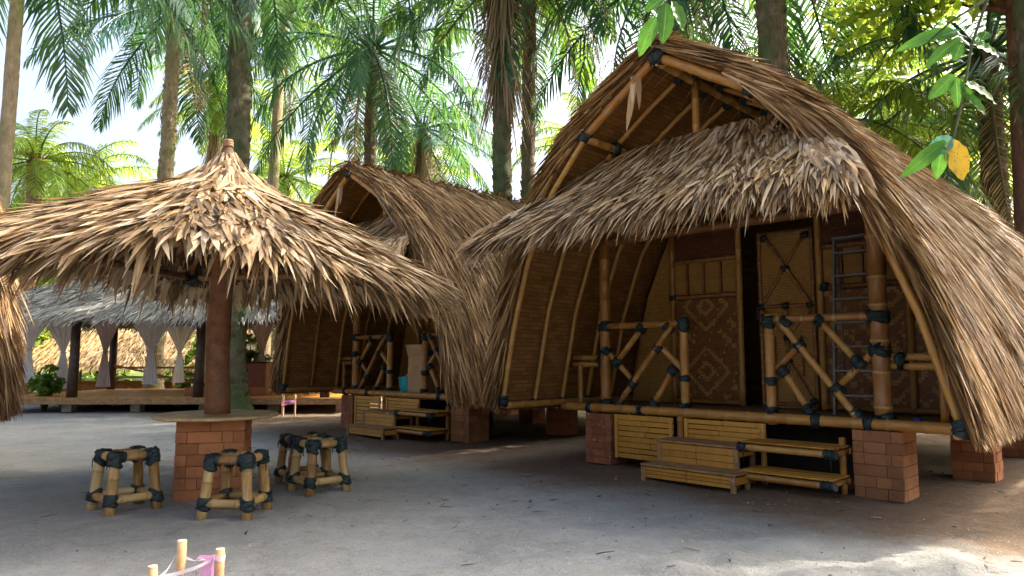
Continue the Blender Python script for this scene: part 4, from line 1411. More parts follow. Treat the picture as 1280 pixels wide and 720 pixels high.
# ------------------------------------------------------------------ pavilion
def make_pavilion():
    e = empty('open_pavilion', (-9.0, 20.0, 0))
    X0, X1, Y0, Y1 = -4.2, 5.0, -2.7, 3.0
    mb = MB()
    for i in range(38):
        y = Y0 + .075 + i * .15
        mb.box(((X0 + X1) / 2, y, .34), (X1 - X0, .144, .05), None, 0, .006)
    mb.build('deck', M['deckwood'], e)
    mb = MB()
    mb.box(((X0 + X1) / 2, Y0 - .02, .29), (X1 - X0 + .04, .05, .16), None, 0, .01)
    mb.build('deck_edge', M['wood'], e)
    mb = MB()
    for x in np.linspace(X0 + .3, X1 - .3, 6):
        for y in (Y0 + .5, 0, Y1 - .4):
            mb.box((x, y, .11), (.25, .25, .22), None, 0, .01)
    mb.build('footing', M['stone'], e)
    for x, y in ((-2.05, -2.35), (1.12, -2.35), (4.3, -2.35), (-3.9, 2.6), (-.9, 2.6), (1.9, 2.6), (4.4, 2.6)):
        mb = MB(); mb.tube([(x, y, .36), (x + .01, y, 1.4), (x, y, 2.5)], [.125, .11, .105], 12)
        mb.build('post', M['darkwood'], e)
    for y in (-2.35, 2.6):
        bam_obj('beam', e, (X0, y, 2.42), (X1, y, 2.42), .07, 'bamboo_dark')
    # roof: four thatched slopes, ragged grey eave
    ex0, ex1, ey0, ey1, ez = X0 - .5, X1 + .6, Y0 - .35, Y1 + .5, 2.36
    rx0, rx1, rz = X0 + 2.6, X1 - 2.6, 4.35
    mb = MB()
    V = [(ex0, ey0, ez), (ex1, ey0, ez), (ex1, ey1, ez), (ex0, ey1, ez), (rx0, .15, rz), (rx1, .15, rz)]
    mb.add(V, [[0, 1, 5, 4], [2, 3, 4, 5]], 1); mb.add(V, [[1, 2, 5], [3, 0, 4]], 1)
    A = np.array(V)
    for (a, b, c, d, n) in ((0, 1, 4, 5, 7000), (1, 2, 5, 5, 2600), (3, 0, 4, 4, 2600), (2, 3, 5, 4, 1500)):
        u = rng.random(n); t = np.sqrt(rng.random(n))
        up = A[c] + (A[d] - A[c]) * u[:, None]; lo = A[a] + (A[b] - A[a]) * u[:, None]
        P = up + (lo - up) * t[:, None]
        T = unit(lo - up); Ax = unit(A[b] - A[a])[None].repeat(n, 0)
        Nn = unit(np.cross(Ax, -T)); Nn = np.where(Nn[:, 2:3] < 0, -Nn, Nn)
        T2, S2 = yawed(T, Nn, rng.normal(0, .22, n)); S2 = unit(S2 + Nn * rng.normal(0, .3, n)[:, None])
        mb.blades(P, T2, S2, Nn, rng.uniform(.3, .6, n), rng.uniform(.03, .06, n), rng.uniform(.01, .06, n), rng.uniform(.03, .12, n), np.zeros(n), hang=rng.uniform(0, .3, n))
    mb.build('thatch_roof', [M['thatch_grey'], M['thatch_base']], e)
    # low bamboo rails at the back
    for z in (.75, 1.05):
        bam_obj('rail', e, (X0, 2.6, z), (X1, 2.6, z + .02), .035)
    bam_obj('rail', e, (-3.9, 2.55, 1.15), (-.9, 2.55, .5), .03)
    bam_obj('rail', e, (1.9, 2.55, .5), (4.4, 2.55, 1.15), .03)
    return e
pv = make_pavilion()
tag(pv, 'open pavilion with grey thatch eave, polished wooden deck and dark posts', 'pavilion')

def curtain(x, y, ztop, H, wt, wm, wb, mat, label, lean=0.0):
    mb = MB()
    nz, nx = 22, 30
    V = []
    for i in range(nz):
        t = i / (nz - 1)
        tie = .48
        w_ = wt + (wm - wt) * min(1, t / tie) ** .7 if t < tie else wm + (wb - wm) * ((t - tie) / (1 - tie)) ** .6
        for j in range(nx):
            u = j / (nx - 1) - .5
            fold = .035 * math.sin(u * 34 + 2 * t) * (0.4 + .6 * min(1, w_ / wt))
            V.append((u * w_ + lean * min(t / tie, 1), fold + .03 * math.sin(t * 5 + u * 3), -t * H))
    F = [[i * nx + j, i * nx + j + 1, (i + 1) * nx + j + 1, (i + 1) * nx + j] for i in range(nz - 1) for j in range(nx - 1)]
    mb.add(V, F, 0, True)
    o = mb.build('tied_curtain', M[mat], None, (x, y, ztop))
    k = MB(); th = np.linspace(0, 2 * PI, 20)
    k.tube(np.stack([lean + wm * .55 * np.cos(th), .05 * np.sin(th), np.full(20, -H * .48)], -1), .02, 6, cap=False)
    k.build('tie', M[mat], o)
    tag(o, label, 'curtain', 'curtains hanging in the pavilion')
    return o
curtain(-12.85, 18.6, 2.40, 1.75, 1.15, .12, .45, 'curtain', 'white tied curtain next to the thatched roof cut off by the picture edge')
curtain(-12.25, 18.9, 2.38, 1.85, 1.2, .12, .5, 'curtain', 'white tied curtain second from the cut-off roof, crossing its neighbour', .12)
curtain(-11.0, 18.9, 2.38, 1.8, .9, .12, .4, 'curtain_pink', 'dusky beige tied curtain just behind the dark front post')
curtain(-9.75, 18.9, 2.40, 1.75, 1.35, .13, .42, 'curtain', 'widest white tied curtain, hourglass shaped, in the middle of the pavilion')
curtain(-9.55, 22.0, 2.38, 1.8, .9, .12, .4, 'curtain_pink', 'dusky beige curtain farther back behind the widest white one')
curtain(-8.35, 19.2, 2.40, 1.35, 1.3, .16, .35, 'curtain', 'short white curtain gathered high beside the leafy bar')
curtain(-7.7, 21.5, 2.38, 1.8, .8, .14, .4, 'curtain_pink', 'dusky curtain hanging behind the umbrella trunk')
curtain(-6.6, 20.9, 2.38, 1.5, 1.0, .12, .3, 'curtain_pink', 'pinkish curtain drawn aside beside the mossy palm trunk', -.2)
curtain(-11.55, 22.3, 2.38, 1.8, 1.2, .12, .4, 'curtain', 'white curtain at the back row just left of the dark front post')
curtain(-10.6, 22.3, 2.38, 1.8, 1.2, .12, .4, 'curtain', 'white curtain at the back row just right of the dark front post')
curtain(-8.9, 21.9, 2.38, 1.8, 1.0, .12, .4, 'curtain', 'white curtain at the back beside the climbing plant')
curtain(-5.75, 21.5, 2.38, 1.5, .9, .12, .3, 'curtain_pink', 'pinkish curtain nearest the farther hut', .2)

# things inside and beyond the pavilion
mb = MB(); mb.box((0, 0, .42), (1.0, .5, .84), None, 0, .02)
ct = mb.build('bar_counter', M['counter'], None, (-7.85, 21.2, .365))
MB().box((0, 0, .86), (1.15, .6, .045), None, 0, .01).build('counter_top', M['darkwood'], ct)
tag(ct, 'reddish wooden bar counter at the back of the deck', 'counter')
mb = MB(); mb.box((0, 0, .09), (2.2, .5, .18), None, 0, .01)
pl_ = mb.build('platform_step', M['counter'], None, (-7.6, 18.9, .366))
MB().box((0, 0, .185), (2.24, .54, .02), None, 0, .004).build('tread', M['deckwood'], pl_)
tag(pl_, 'low reddish wooden platform on the deck behind the umbrella post', 'platform')

def shelter(x, y, rz, label, wd=5.0):
    e = empty('thatched_shelter', (x, y, 0), rz)
    mb = MB()
    for side in (-1, 1):
        V = [(-wd / 2, 0, 2.5), (wd / 2, 0, 2.5), (wd / 2, side * 2.2, 1.05), (-wd / 2, side * 2.2, 1.05)]
        mb.add(V, [[0, 1, 2, 3]], 1)
        n = 3000
        u = rng.random(n); t = rng.random(n)
        P = np.stack([-wd / 2 + wd * u, side * 2.2 * t, 2.5 - 1.45 * t], -1)
        T = unit(np.array([[0, side * 2.2, -1.45]])).repeat(n, 0); Nn = unit(np.array([[0, side * 1.45, 2.2]])).repeat(n, 0)
        T2, S2 = yawed(T, Nn, rng.normal(0, .15, n))
        mb.blades(P, T2, S2, Nn, rng.uniform(.3, .6, n), rng.uniform(.03, .06, n), rng.uniform(.01, .05, n), rng.uniform(.02, .1, n), np.zeros(n), hang=rng.uniform(0, .2, n))
    mb.build('thatch_roof', [M['thatch_round'], M['thatch_base']], e)
    for sx in (-1, 1):
        for sy in (-1, 1):
            bam_obj('post', e, (sx * (wd / 2 - .3), sy * 1.8, 0), (sx * (wd / 2 - .3), sy * 1.8, 1.35), .06)
    mb = MB(); mb.box((0, 0, .45), (wd - .8, 1.2, .06), None, 0, .01)
    mb.box((0, -.5, .2), (wd - .9, .05, .4), None, 0); mb.box((0, .5, .2), (wd - .9, .05, .4), None, 0)
    mb.build('platform', M['deckwood'], e)
    tag(e, label, 'shelter', 'thatched shelters beyond the pavilion')
shelter(-15.2, 27.5, R(6), 'sunlit low thatched shelter seen between the white tied curtains', 5.6)
shelter(-10.0, 28.5, R(-6), 'smaller looking thatched shelter farther off behind the bar counter', 4.2)

# ------------------------------------------------------------------ palms
def frond_arrays(L, pitch, bend, roll, seed, leaf_l=.95, pairs=56, width=.058, droop=.55):
    r = np.random.default_rng(seed)
    k = 16
    t = np.linspace(0, 1, k)
    pit = pitch - bend * t ** 1.4
    d = L / (k - 1)
    x = np.concatenate([[0], np.cumsum(np.cos(pit[:-1]) * d)])
    z = np.concatenate([[0], np.cumsum(np.sin(pit[:-1]) * d)])
    y = roll * x * x * 0.02
    R_ = np.stack([x, y, z], -1)
    tl = np.linspace(.14, .995, pairs)
    ti = np.concatenate([tl, tl + .004])
    sd_ = np.concatenate([np.ones(pairs), -np.ones(pairs)])
    ti = np.clip(ti + r.normal(0, .004, len(ti)), .1, 1)
    B = np.stack([np.interp(ti, t, R_[:, q]) for q in range(3)], -1)
    p = np.interp(ti, t, pit)
    fw = np.stack([np.cos(p), np.zeros_like(p), np.sin(p)], -1)
    upv = np.stack([-np.sin(p), np.zeros_like(p), np.cos(p)], -1)
    sv = np.stack([np.zeros_like(p), sd_, np.zeros_like(p)], -1)
    ll = leaf_l * (np.sin(np.clip(ti * 1.02, 0, 1) * PI * .93 + .12) ** .6) * r.uniform(.8, 1.1, len(ti))
    ll = np.maximum(ll, .12)
    fwd = .35 + .75 * ti ** 2 + r.normal(0, .1, len(ti))
    dirn = unit(sv + fw * fwd[:, None] + upv * (r.choice([.35, .05], len(ti)) + r.normal(0, .1, len(ti)))[:, None])
    g = np.array([0, 0, -1.0])
    mid = B + dirn * (ll * .5)[:, None] + g * (ll * droop * .22 * r.uniform(.6, 1.4, len(ti)))[:, None]
    d2 = unit(dirn + g * (droop * r.uniform(1.0, 2.2, len(ti)))[:, None])
    tip = mid + d2 * (ll * .55)[:, None]
    wv = unit(np.cross(dirn, upv + .4 * sv))
    W = (width * r.uniform(.8, 1.2, len(ti)))[:, None]
    V = np.stack([B - wv * W * .3, B + wv * W * .3, mid - wv * W * .5, mid + wv * W * .5, tip], 1)
    return R_, V

def crown_mesh(seed, nf=25, L=5.8, leaf_l=.95, e_hi=80, e_lo=-35, droop=.8, dead=1):
    r = np.random.default_rng(seed)
    mb = MB()
    def put(R_, V, az, base, mat):
        c, s = math.cos(az), math.sin(az)
        A = np.array([[c, s, 0], [-s, c, 0], [0, 0, 1]])
        off = np.array([c * base, s * base, 0])
        R2 = R_ @ A + off; V2 = V @ A + off
        n = len(V2)
        b = mb.n
        mb.v.append(V2.reshape(-1, 3)); mb.n += n * 5
        o = (np.arange(n) * 5)[:, None] + b
        mb.f.append((o + [0, 1, 3, 2], np.zeros((n, 4, 2)), mat, True))
        mb.f.append((o + [2, 3, 4], np.zeros((n, 3, 2)), mat, True))
        mb.tube(R2, np.linspace(.055, .008, len(R2)), 5, mat)
    for i in range(nf):
        f = (i + .5) / nf
        pitch = R(e_hi + (e_lo - e_hi) * f ** .9 + r.normal(0, 6))
        bend = R(r.uniform(70, 122) * (1 if pitch > 0 else .55))
        LL = L * r.uniform(.82, 1.08) * (0.75 + .25 * min(1, f * 3))
        R_, V = frond_arrays(LL, pitch, bend, r.normal(0, 1.2), int(r.integers(1e6)), leaf_l, droop=droop)
        put(R_, V, i * 2.39996 + r.normal(0, .15), .12, 0)
    for i in range(dead):
        R_, V = frond_arrays(L * r.uniform(.6, .85), R(r.uniform(-72, -50)), R(r.uniform(12, 35)), r.normal(0, 1), int(r.integers(1e6)), leaf_l * .8, 40, .034, .9)
        put(R_, V, r.uniform(0, 2 * PI), .2, 1)
    return mb

CROWNS = []
for i, (mat, kw) in enumerate((('palm', dict()), ('palm_teal', dict(L=6.0, leaf_l=1.15, droop=1.0)), ('palm_lime', dict(nf=26, L=4.8)), ('palm_teal', dict(nf=26, L=5.6, e_lo=-50, droop=.9, dead=3)), ('palm', dict(nf=26, L=5.0, e_lo=-20)))):
    CROWNS.append((crown_mesh(100 + i, **kw), mat))
CR_ME = []
for mb, mat in CROWNS:
    o = mb.build('crown', [M[mat], M['palm_dead']])
    CR_ME.append(o.data)
    bpy.data.objects.remove(o)

def trunk_mesh(h, r, seed, boots=True, flare=1.5, lean=(0, 0)):
    rr = np.random.default_rng(seed)
    mb = MB()
    k = int(h / .075); n = 14
    z = np.linspace(-.15, h, k)
    th = np.linspace(0, 2 * PI, n, endpoint=False)
    t = np.clip(z / h, 0, 1)
    rad = r * (1 + (flare - 1) * np.exp(-z / .5)) * (1.05 - .18 * t)
    if boots:
        saw = ((z / .19) % 1.0)
        rad = rad * (1 + .10 * (saw - .5))
    G = rad[:, None] * (1 + rr.normal(0, .035 if boots else .012, (k, n)) + .05 * np.sin(th * 5 + z[:, None] * 2.6))
    X = G * np.cos(th) + (lean[0] * t ** 1.5)[:, None]; Y = G * np.sin(th) + (lean[1] * t ** 1.5)[:, None]
    V = np.stack([X, Y, np.repeat(z[:, None], n, 1)], -1).reshape(-1, 3)
    F = [[i * n + j, i * n + (j + 1) % n, (i + 1) * n + (j + 1) % n, (i + 1) * n + j] for i in range(k - 1) for j in range(n)]
    mb.add(V, F, 0, True)
    if boots:
        cnt = int(h * 26)
        zz = rr.uniform(.3, h, cnt); a = rr.uniform(0, 2 * PI, cnt)
        for q in range(cnt):
            rz_ = np.interp(zz[q], z, rad) * .92
            lx, ly = lean[0] * (zz[q] / h) ** 1.5, lean[1] * (zz[q] / h) ** 1.5
            d = np.array([math.cos(a[q]), math.sin(a[q]), 0])
            p0 = d * rz_ + np.array([lx, ly, zz[q]])
            hi = zz[q] / h > .86
            ln = rr.uniform(.10, .2) * (2.2 if hi else 1)
            p1 = p0 + d * ln * .42 + np.array([0, 0, ln])
            sdv = np.array([-d[1], d[0], 0]) * rr.uniform(.05, .09)
            mb.add([p0 - sdv, p0 + sdv, p1 + sdv * .5, p1 - sdv * .5, p1 - d * .05], [[0, 1, 2, 3]], 0, False)
    return mb

def palm(x, y, h, r, crown, label, rz=0.0, bark='bark', boots=True, cs=1.0, lean=(0, 0), seed=1, skirt=False, flare=1.5, group='palms standing behind the huts'):
    e = empty('palm_tree', (x, y, 0))
    trunk_mesh(h, r, seed, boots, flare, lean).build('trunk', M[bark], e)
    c = bpy.data.objects.new('crown', CR_ME[crown])
    COL.objects.link(c); c.parent = e
    c.location = (lean[0], lean[1], h - .1); c.rotation_euler = (R(random.uniform(-5, 5)), R(random.uniform(-5, 5)), rz); c.scale = (cs, cs, cs)
    if skirt:
        rr = np.random.default_rng(seed + 50)
        mb = MB(); n = 420
        a = rr.uniform(0, 2 * PI, n)
        zz = h - rr.uniform(0.2, 4.2, n)
        P = np.stack([np.cos(a) * r * 1.05 + lean[0], np.sin(a) * r * 1.05 + lean[1], zz], -1)
        d = np.stack([np.cos(a), np.sin(a), np.zeros(n)], -1)
        T = unit(np.array([[0, 0, -1.0]]) + d * rr.uniform(.02, .35, n)[:, None] + rr.normal(0, .06, (n, 3)))
        S = unit(np.stack([-np.sin(a), np.cos(a), rr.normal(0, .3, n)], -1))
        mb.blades(P, T, S, d, rr.uniform(.8, 2.3, n), rr.uniform(.02, .05, n), rr.uniform(0, .1, n), rr.uniform(.05, .3, n), rr.uniform(-.1, .1, n))
        mb.build('dead_fronds', M['palm_dead'], e)
    tag(e, label, 'palm tree', group)
    return e

palm(-6.75, 16.9, 13.6, .29, 3, 'thick mossy palm trunk rising in front of the pavilion deck behind the umbrella', .3, 'bark_moss', True, 1.0, (-.25, 0), 1, flare=1.9)
palm(-9.4, 26.5, 15.0, .21, 0, 'slender pale palm trunk to the right of the umbrella tip, faintly yellow', 1.1, 'bark_pale', False, 1.0, (.3, 0), 2, flare=1.3)
palm(-12.5, 24.5, 14.2, .27, 1, 'pale rough palm trunk rising above the left slope of the umbrella', 2.0, 'bark_pale', True, 1.05, (.1, 0), 3)
palm(-13.5, 30.5, 13.2, .25, 2, 'dark thin palm with its crown just left of the umbrella tip', .6, 'bark', True, .75, (.2, 0), 4, True)
palm(-15.4, 22.0, 7.8, .24, 2, 'short palm with a bulging brown fibrous neck near the picture edge', 2.6, 'fibre', True, .62, (0, 0), 5, False)
palm(-10.45, 14.0, 11.6, .14, 1, 'smooth pale trunk at the very edge of the picture above the cut-off hut', .9, 'bark_pale', False, 1.0, (0, 0), 6)
palm(-4.6, 22.0, 11.6, .21, 3, 'palm behind the peak of the farther hut with bluish drooping fronds', .2, 'bark', True, 1.0, (0, 0), 7)
palm(-3.6, 27.0, 10.6, .22, 1, 'palm over the ridge of the farther hut, dark bulb under its crown', 1.7, 'bark', True, .8, (0, 0), 8, True)
palm(-.25, 17.3, 12.4, .25, 4, 'palm with grey dead fronds hanging down its trunk between the two huts', 2.2, 'bark_moss', True, 1.0, (0, 0), 9, True)
palm(.42, 19.2, 13.0, .2, 3, 'dark trunked palm close beside the one with grey hanging fronds', .8, 'bark', True, 1.0, (.1, 0), 10)
palm(5.7, 14.3, 11.8, .32, 1, 'palm right behind the peak of the nearest hut, trunk wrapped in stubs', 1.3, 'bark', True, 1.0, (-.2, 0), 11, False)
palm(8.6, 17.6, 7.6, .30, 2, 'brown fibrous palm with bright lime fronds above the nearest roof', .5, 'fibre', True, .9, (0, 0), 12, True)
palm(13.6, 20.5, 8.8, .28, 2, 'dark palm trunk beyond the sloping end of the nearest roof', 2.9, 'bark', True, 1.0, (-.3, 0), 13, True)
palm(11.0, 22.5, 7.4, .26, 4, 'palm with dense dark green fronds over the right slope of the nearest roof', .1, 'bark', True, 1.05, (0, 0), 14)
palm(16.5, 27.0, 9.5, .26, 2, 'farther palm with yellow green fronds at the right edge of the wood', 1.9, 'bark', True, 1.0, (0, 0), 15)
for i, (x, y, h, c, lab) in enumerate(((-20.5, 32, 9.5, 2, 'distant lime green palm behind the left side of the umbrella'), 
                                       
                                       (4.0, 33, 11.5, 2, 'distant pale palm in the gap between the two roofs'), (9.0, 32, 11.0, 0, 'distant palm behind the peak of the nearest hut'), (-12.0, 36, 11.0, 2, 'distant lime palm between two trunks left of the umbrella tip'), (-6.0, 38, 11.5, 2, 'distant lime palm in the gap between umbrella and farther hut'),
                                       (21.0, 36, 10.5, 1, 'distant palm at the far right of the wood'))):
    palm(x, y, h, .26, c, lab, i * 1.3, 'bark', True, 1.0, (0, 0), 30 + i, group='distant palms in the wood')
# palms just outside the view on the sunny side, which shade the yard
for i, (x, y, h, c) in enumerate(((11.2, 15.8, 8.6, 3), (9.4, 12.0, 12.4, 1), (12.0, 10.3, 11.8, 2), (9.8, 7.7, 13.2, 0), (17.5, 16.5, 10.5, 3), (11.5, 0.2, 9.6, 3), (6.5, 0.6, 9.2, 1), (4.3, 17.2, 12.0, 3))):
    palm(x, y, h, .28, c, 'palm whose trunk is out of sight and whose crown shades the yard from the right', i * .9, 'bark', True, 1.0, (0, 0), 60 + i, group='palms shading the yard from outside the view')

# tall tree with reddish trunk at right edge
def leaf_cloud(centers, radii, n, size, seed, flat=.35):
    r = np.random.default_rng(seed)
    mb = MB()
    C = np.array(centers); Rd = np.array(radii)
    idx = r.choice(len(C), n, p=(Rd ** 2) / (Rd ** 2).sum())
    d = unit(r.normal(0, 1, (n, 3))) * (r.random(n) ** .55)[:, None]
    P = C[idx] + d * Rd[idx][:, None] * np.array([1, 1, .75])
    Nn = unit(r.normal(0, 1, (n, 3)) * flat + np.array([0, 0, .5]) + d * .5)
    A = unit(np.cross(Nn, r.normal(0, 1, (n, 3)))); Bv = np.cross(Nn, A)
    s = (size * r.uniform(.6, 1.3, n))[:, None]
    V = np.stack([P - A * s, P - Bv * s * .42 - Nn * s * .08, P + A * s, P + Bv * s * .42 - Nn * s * .08], 1)
    mb.add(V.reshape(-1, 3), np.arange(n * 4).reshape(n, 4), 0, False)
    return mb

def broad_tree(x, y, h, cr, label, seed, bark='bark_red', leaf='leaf', n=5200, size=.2, r=.22, name='broadleaf_tree', group='broadleaf trees behind the huts', bare=.55):
    rr = np.random.default_rng(seed)
    e = empty(name, (x, y, 0))
    mb = MB()
    zt = h * .8
    pts = [(.08 * math.sin(q * 2.3), .08 * math.cos(q * 1.7), q * zt) for q in np.linspace(-.02, 1, 9)]
    mb.tube(pts, np.linspace(r * 1.25, r * .35, 9), 12)
    cs, rd = [], []
    for i in range(11):
        a = i * 2.4 + rr.normal(0, .3); f = rr.uniform(bare, .95)
        p0 = np.array([0, 0, zt * f * .9])
        L_ = cr * rr.uniform(.45, 1.0)
        p1 = p0 + np.array([math.cos(a) * L_, math.sin(a) * L_, rr.uniform(.1, .35) * h * .5])
        m_ = (p0 + p1) / 2 + np.array([0, 0, .15 * L_])
        mb.tube([p0, m_, p1], [r * .4, r * .25, r * .08], 7)
        for q in range(3):
            cs.append(p1 + rr.normal(0, cr * .22, 3)); rd.append(cr * rr.uniform(.2, .42))
    mb.build('trunk', M[bark], e)
    leaf_cloud(cs, rd, n, size, seed + 1).build('crown', M[leaf], e)
    tag(e, label, 'tree', group)
    return e
broad_tree(10.45, 14.0, 13.0, 3.2, 'tall tree with a bare reddish brown trunk at the picture edge behind the nearest hut', 201, leaf='leaf_lime', r=.2, n=3000, bare=.92)

# shrubs and undergrowth
def shrub(x, y, h, w_, label, seed, leaf='leaf_lime', n=2600, size=.13, name='shrub', group='shrubs behind the huts'):
    rr = np.random.default_rng(seed)
    e = empty(name, (x, y, 0))
    mb = MB(); cs, rd = [], []
    for i in range(9):
        a = rr.uniform(0, 2 * PI); q = rr.uniform(.2, 1)
        top = np.array([math.cos(a) * w_ * .5 * q, math.sin(a) * w_ * .5 * q, h * rr.uniform(.45, .95)])
        mb.tube([(0, 0, -.05), top * .5 + np.array([0, 0, .1]), top], [.04, .025, .01], 6)
        cs += [top, top * .75]; rd += [w_ * rr.uniform(.16, .3), w_ * rr.uniform(.14, .25)]
    mb.build('stems', M['bark'], e)
    leaf_cloud(cs, rd, n, size, seed + 1).build('foliage', M[leaf], e)
    tag(e, label, 'shrub', group)
shrub(-12.15, 18.3, 1.15, .8, 'small green leafy plant on the deck beside the dark front post', 301, 'leaf', 700, .09, group='plants around the pavilion')
shrub(-8.75, 22.2, 1.9, .7, 'climbing leafy plant at the back of the pavilion by the bar', 303, 'leaf_lime', 900, .09, group='plants around the pavilion')
shrub(-8.1, 21.9, 2.2, .9, 'dark leafy pot plant above the bar counter', 305, 'leaf', 900, .1, group='plants around the pavilion')
SH = [(-18.5, 27, 5.2, 4.5, 'tall yellow green thicket at the left behind the umbrella'), (-14.5, 34, 6.5, 5, 'bright thicket behind the pavilion roof'), (-7.6, 29, 5.0, 4.5, 'sunlit thicket between umbrella tip and farther hut'),
      (-5.2, 33, 6.5, 4.5, 'pale green thicket over the peak of the farther hut'), (1.2, 26, 5.4, 3.6, 'bright leafy thicket between the hanging dead fronds and the nearest roof'), (-1.4, 24, 5.2, 3.2, 'leafy thicket above the low end of the farther ridge'),
      (3.0, 36, 7.5, 5, 'sunlit thicket far behind the gap between the roofs'), (9.8, 27, 6.0, 5, 'green thicket behind the ridge of the nearest hut'), (14.0, 25, 5.5, 4.5, 'dense green thicket above the right slope of the nearest roof'),
      (17.5, 22, 5.0, 4.0, 'bright thicket at the right picture edge'), (19.5, 31, 7.5, 5.5, 'tall pale thicket far behind the right edge')]
for i, (x, y, h, w_, lab) in enumerate(SH):
    shrub(x, y, h, w_, lab, 320 + i * 3, 'leaf_lime' if i % 2 == 0 else 'leaf', 4200, .17)
# the wood beyond: one mass
rr = np.random.default_rng(77)
cs, rd = [], []
for i in range(330):
    a = rr.uniform(-50, 50); y = rr.uniform(44, 62)
    cs.append((math.tan(R(a)) * y, y, rr.uniform(.3, 1) ** 1.5 * rr.choice([5, 7, 9, 12]) * (1.25 if a > 12 else .9))); rd.append(rr.uniform(1.1, 2.4))
o = leaf_cloud(cs, rd, 42000, .34, 78).build('forest', M['leaf_lime'])
tag(o, 'hazy green wood far behind the palms', None, None, 'stuff')
cs, rd = [], []
for i in range(130):
    a = rr.uniform(-42, 42); y = rr.uniform(27, 42)
    cs.append((math.tan(R(a)) * y, y, rr.uniform(.2, 2.2))); rd.append(rr.uniform(.6, 1.5))
cs = [c for c in cs]
o = leaf_cloud(cs, rd, 16000, .2, 79).build('undergrowth', M['leaf'])
tag(o, 'low green undergrowth on the forest floor', None, None, 'stuff')

# ------------------------------------------------------------------ young tree whose twigs hang into the view
def big_leaf(mb, base, d, length, width, nrm, fold=.25, bend=.2, mat=0):
    d = np.array(d, float); d /= np.linalg.norm(d)
    n_ = np.array(nrm, float); n_ -= d * np.dot(n_, d); n_ /= np.linalg.norm(n_)
    s = np.cross(d, n_)
    t = np.linspace(0, 1, 12)
    wdt = width * .5 * np.sin(PI * np.clip(t, .02, .995) ** .85) ** .75
    V = []
    for i, q in enumerate(t):
        c = np.array(base) + d * length * q - n_ * bend * length * q * q
        for k in (-1, -.5, 0, .5, 1):
            V.append(c + s * wdt[i] * k + n_ * abs(k) * wdt[i] * fold + n_ * .004 * math.sin(q * 26) * abs(k))
    F = [[i * 5 + j, i * 5 + j + 1, (i + 1) * 5 + j + 1, (i + 1) * 5 + j] for i in range(11) for j in range(4)]
    UVp = [(i / 11, j / 4) for i in range(12) for j in range(5)]
    mb.add(V, F, mat, True, [[UVp[a] for a in f] for f in F])

yt = empty('young_tree', (3.45, 2.3, 0))
O = np.array([3.45, 2.3, 0])
mb = MB()
mb.tube([(0, 0, -.1), (.02, .03, 1.2), (-.05, .02, 2.3), (-.12, 0, 3.3), (-.1, .05, 4.6)], [.07, .06, .05, .042, .02], 12)
mb.build('trunk', M['bark'], yt)
def twig(pts, r0, r1):
    P = np.array(pts) - O
    MB().tube(P, np.linspace(r0, r1, len(P)), 7).build('twig', M['bark'], yt)
twig([(3.38, 2.32, 2.7), (2.9, 2.62, 2.98), (2.63, 2.7, 3.05), (2.25, 2.68, 3.02), (1.88, 2.62, 2.72), (1.79, 2.6, 2.52), (1.74, 2.6, 2.30), (1.70, 2.6, 2.16), (1.665, 2.6, 2.07)], .010, .003)
twig([(1.88, 2.62, 2.72), (1.72, 2.6, 2.62), (1.62, 2.6, 2.53)], .006, .003)
twig([(3.35, 2.3, 3.1), (2.60, 2.65, 3.35), (1.8, 2.68, 3.35), (1.1, 2.62, 3.02), (.70, 2.6, 2.78), (.62, 2.6, 2.70)], .018, .004)
def wp(px, py, Y=2.6):
    """a point of space given by bearing and height at distance Y"""
    k = Y / 870.0
    return np.array([(px - 640) * k, Y, 1.3 + (450 - py) * k])
LV = [((1215, 20), (1150, 40), .055, 'leaf_near'), ((1225, 22), (1172, 28), .045, 'leaf_pale'), ((1222, 24), (1200, 32), .05, 'leaf_near'), ((1252, 35), (1262, 22), .05, 'leaf_near'), ((1240, 40), (1278, 50), .06, 'leaf_near'),
      ((1225, 32), (1180, 64), .055, 'leaf_near'), ((1213, 82), (1184, 110), .06, 'leaf_near'), ((1216, 86), (1218, 122), .06, 'leaf_near'), ((1224, 92), (1272, 112), .062, 'leaf_near'), ((1222, 98), (1238, 118), .055, 'leaf_near'),
      ((1226, 40), (1216, 60), .05, 'leaf_near'), ((1196, 170), (1146, 212), .062, 'leaf_near'), ((1206, 166), (1176, 186), .075, 'leaf_pale'), ((1192, 176), (1184, 216), .06, 'leaf_near'), ((1224, 108), (1256, 130), .05, 'leaf_near')]
for (a, b, w_, mt) in LV:
    p0, p1 = wp(*a), wp(*b)
    L_ = np.linalg.norm(p1 - p0) * 1.06
    mb = MB(); big_leaf(mb, p0 - O, p1 - p0, L_, w_ * .95, (random.uniform(-.4, .4), -1, random.uniform(.3, .9)))
    mb.build('leaf', M[mt], yt)
p0, p1 = wp(1204, 168), wp(1218, 221)
mb = MB(); big_leaf(mb, p0 - O, p1 - p0, .165, .105, (.1, -1, .15), .1, .05)
yl = mb.build('leaf', M['leaf_yellow'], yt); yl['label'] = 'spotted yellow leaf at the tip of the twig'
for (a, b, w_) in (((828, 4), (806, 50), .066), ((842, -16), (840, 34), .07), ((850, -18), (868, 16), .06), ((838, -22), (816, -8), .06)):
    p0, p1 = wp(*a), wp(*b)
    mb = MB(); big_leaf(mb, p0 - O, p1 - p0, np.linalg.norm(p1 - p0) * 1.05, w_, (random.uniform(-.3, .3), -1, .5))
    mb.build('leaf', M['leaf_near'], yt)
rr = np.random.default_rng(5)
leaf_cloud([(-.1, 0, 4.4), (.5, .3, 4.2), (-.5, .2, 4.3), (.2, -.5, 4.5)], [.7, .6, .55, .6], 420, .10, 6).build('crown', M['leaf'], yt)
tag(yt, 'young broadleaf tree whose near twigs with a yellow leaf hang into the picture', 'tree')

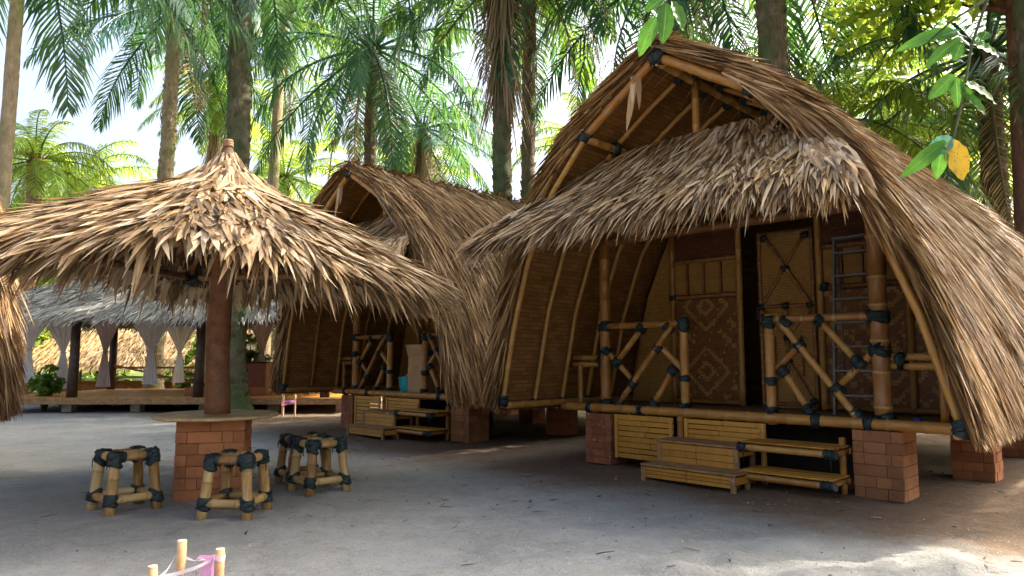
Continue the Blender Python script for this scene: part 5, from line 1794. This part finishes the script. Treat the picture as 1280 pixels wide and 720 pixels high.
# ------------------------------------------------------------------ litter on the sand
rr = np.random.default_rng(91)
n = 2600
x = rr.uniform(-6, 8, n); y = rr.uniform(3.4, 15, n)
d = (x - HUT_O[0]) * LY[0] + (y - HUT_O[1]) * LY[1]
keep = (d > -3.2 + rr.normal(0, 1.2, n)) | (rr.random(n) < .07)
x, y = x[keep], y[keep]; n = len(x)
a = rr.uniform(0, 2 * PI, n)
P = np.stack([x, y, ground_h(x, y) + .006], -1)
T = np.stack([np.cos(a), np.sin(a), rr.normal(0, .05, n)], -1)
S = np.stack([-np.sin(a), np.cos(a), rr.normal(0, .4, n)], -1)
Nn = np.tile([0, 0, 1.0], (n, 1))
mb = MB(); mb.blades(P, unit(T), unit(S), Nn, rr.uniform(.02, .16, n), rr.uniform(.004, .016, n), np.zeros(n), rr.uniform(0, .012, n), rr.uniform(-.004, .01, n))
o = mb.build('leaf_litter', mat_island('litter', [(0, (.03, .02, .012)), (.6, (.14, .09, .05)), (1, (.38, .30, .2))], .8))
tag(o, 'scattered bits of dry leaf and twig on the sand', None, None, 'stuff')
def pebbles():
    rr = np.random.default_rng(92)
    mb = MB()
    for i in range(420):
        px = rr.uniform(-4, 5); py = rr.uniform(3.4, 8)
        s = rr.uniform(.004, .014)
        V = np.array([[1, 0, 0], [0, 1, 0], [-1, 0, 0], [0, -1, 0], [0, 0, 1], [0, 0, -1]]) * s * rr.uniform(.6, 1.3, (6, 1)) * np.array([1, 1, .6])
        z = float(ground_h(np.array(px), np.array(py)))
        mb.add(V + np.array([px, py, z + s * .2]), [[0, 1, 4], [1, 2, 4], [2, 3, 4], [3, 0, 4], [1, 0, 5], [2, 1, 5], [3, 2, 5], [0, 3, 5]], 0, False)
    o = mb.build('pebbles', mat_island('pebble', [(0, (.10, .08, .06)), (.6, (.32, .29, .25)), (1, (.6, .57, .5))], .8))
    tag(o, 'small pebbles and crumbs strewn over the sand', None, None, 'stuff')
pebbles()
def stick(px, py, L_, a, r_, lab):
    z = float(ground_h(np.array(px), np.array(py)))
    mb = MB(); mb.tube([(-L_ / 2, 0, r_), (-L_ * .1, L_ * .04, r_ * 1.3), (L_ / 2, 0, r_)], [r_, r_ * .9, r_ * .5], 7)
    o = mb.build('twig', M['darkwood'], None, (px, py, z)); o.rotation_euler = (0, 0, a)
    tag(o, lab, 'twig', 'dark twigs lying on the sand')
stick(-2.02, 5.46, .085, R(100), .008, 'short black twig on the sand in front of the foremost stool')
stick(.62, 4.75, .15, R(28), .004, 'thin bent twig on the sand towards the sunny bank')
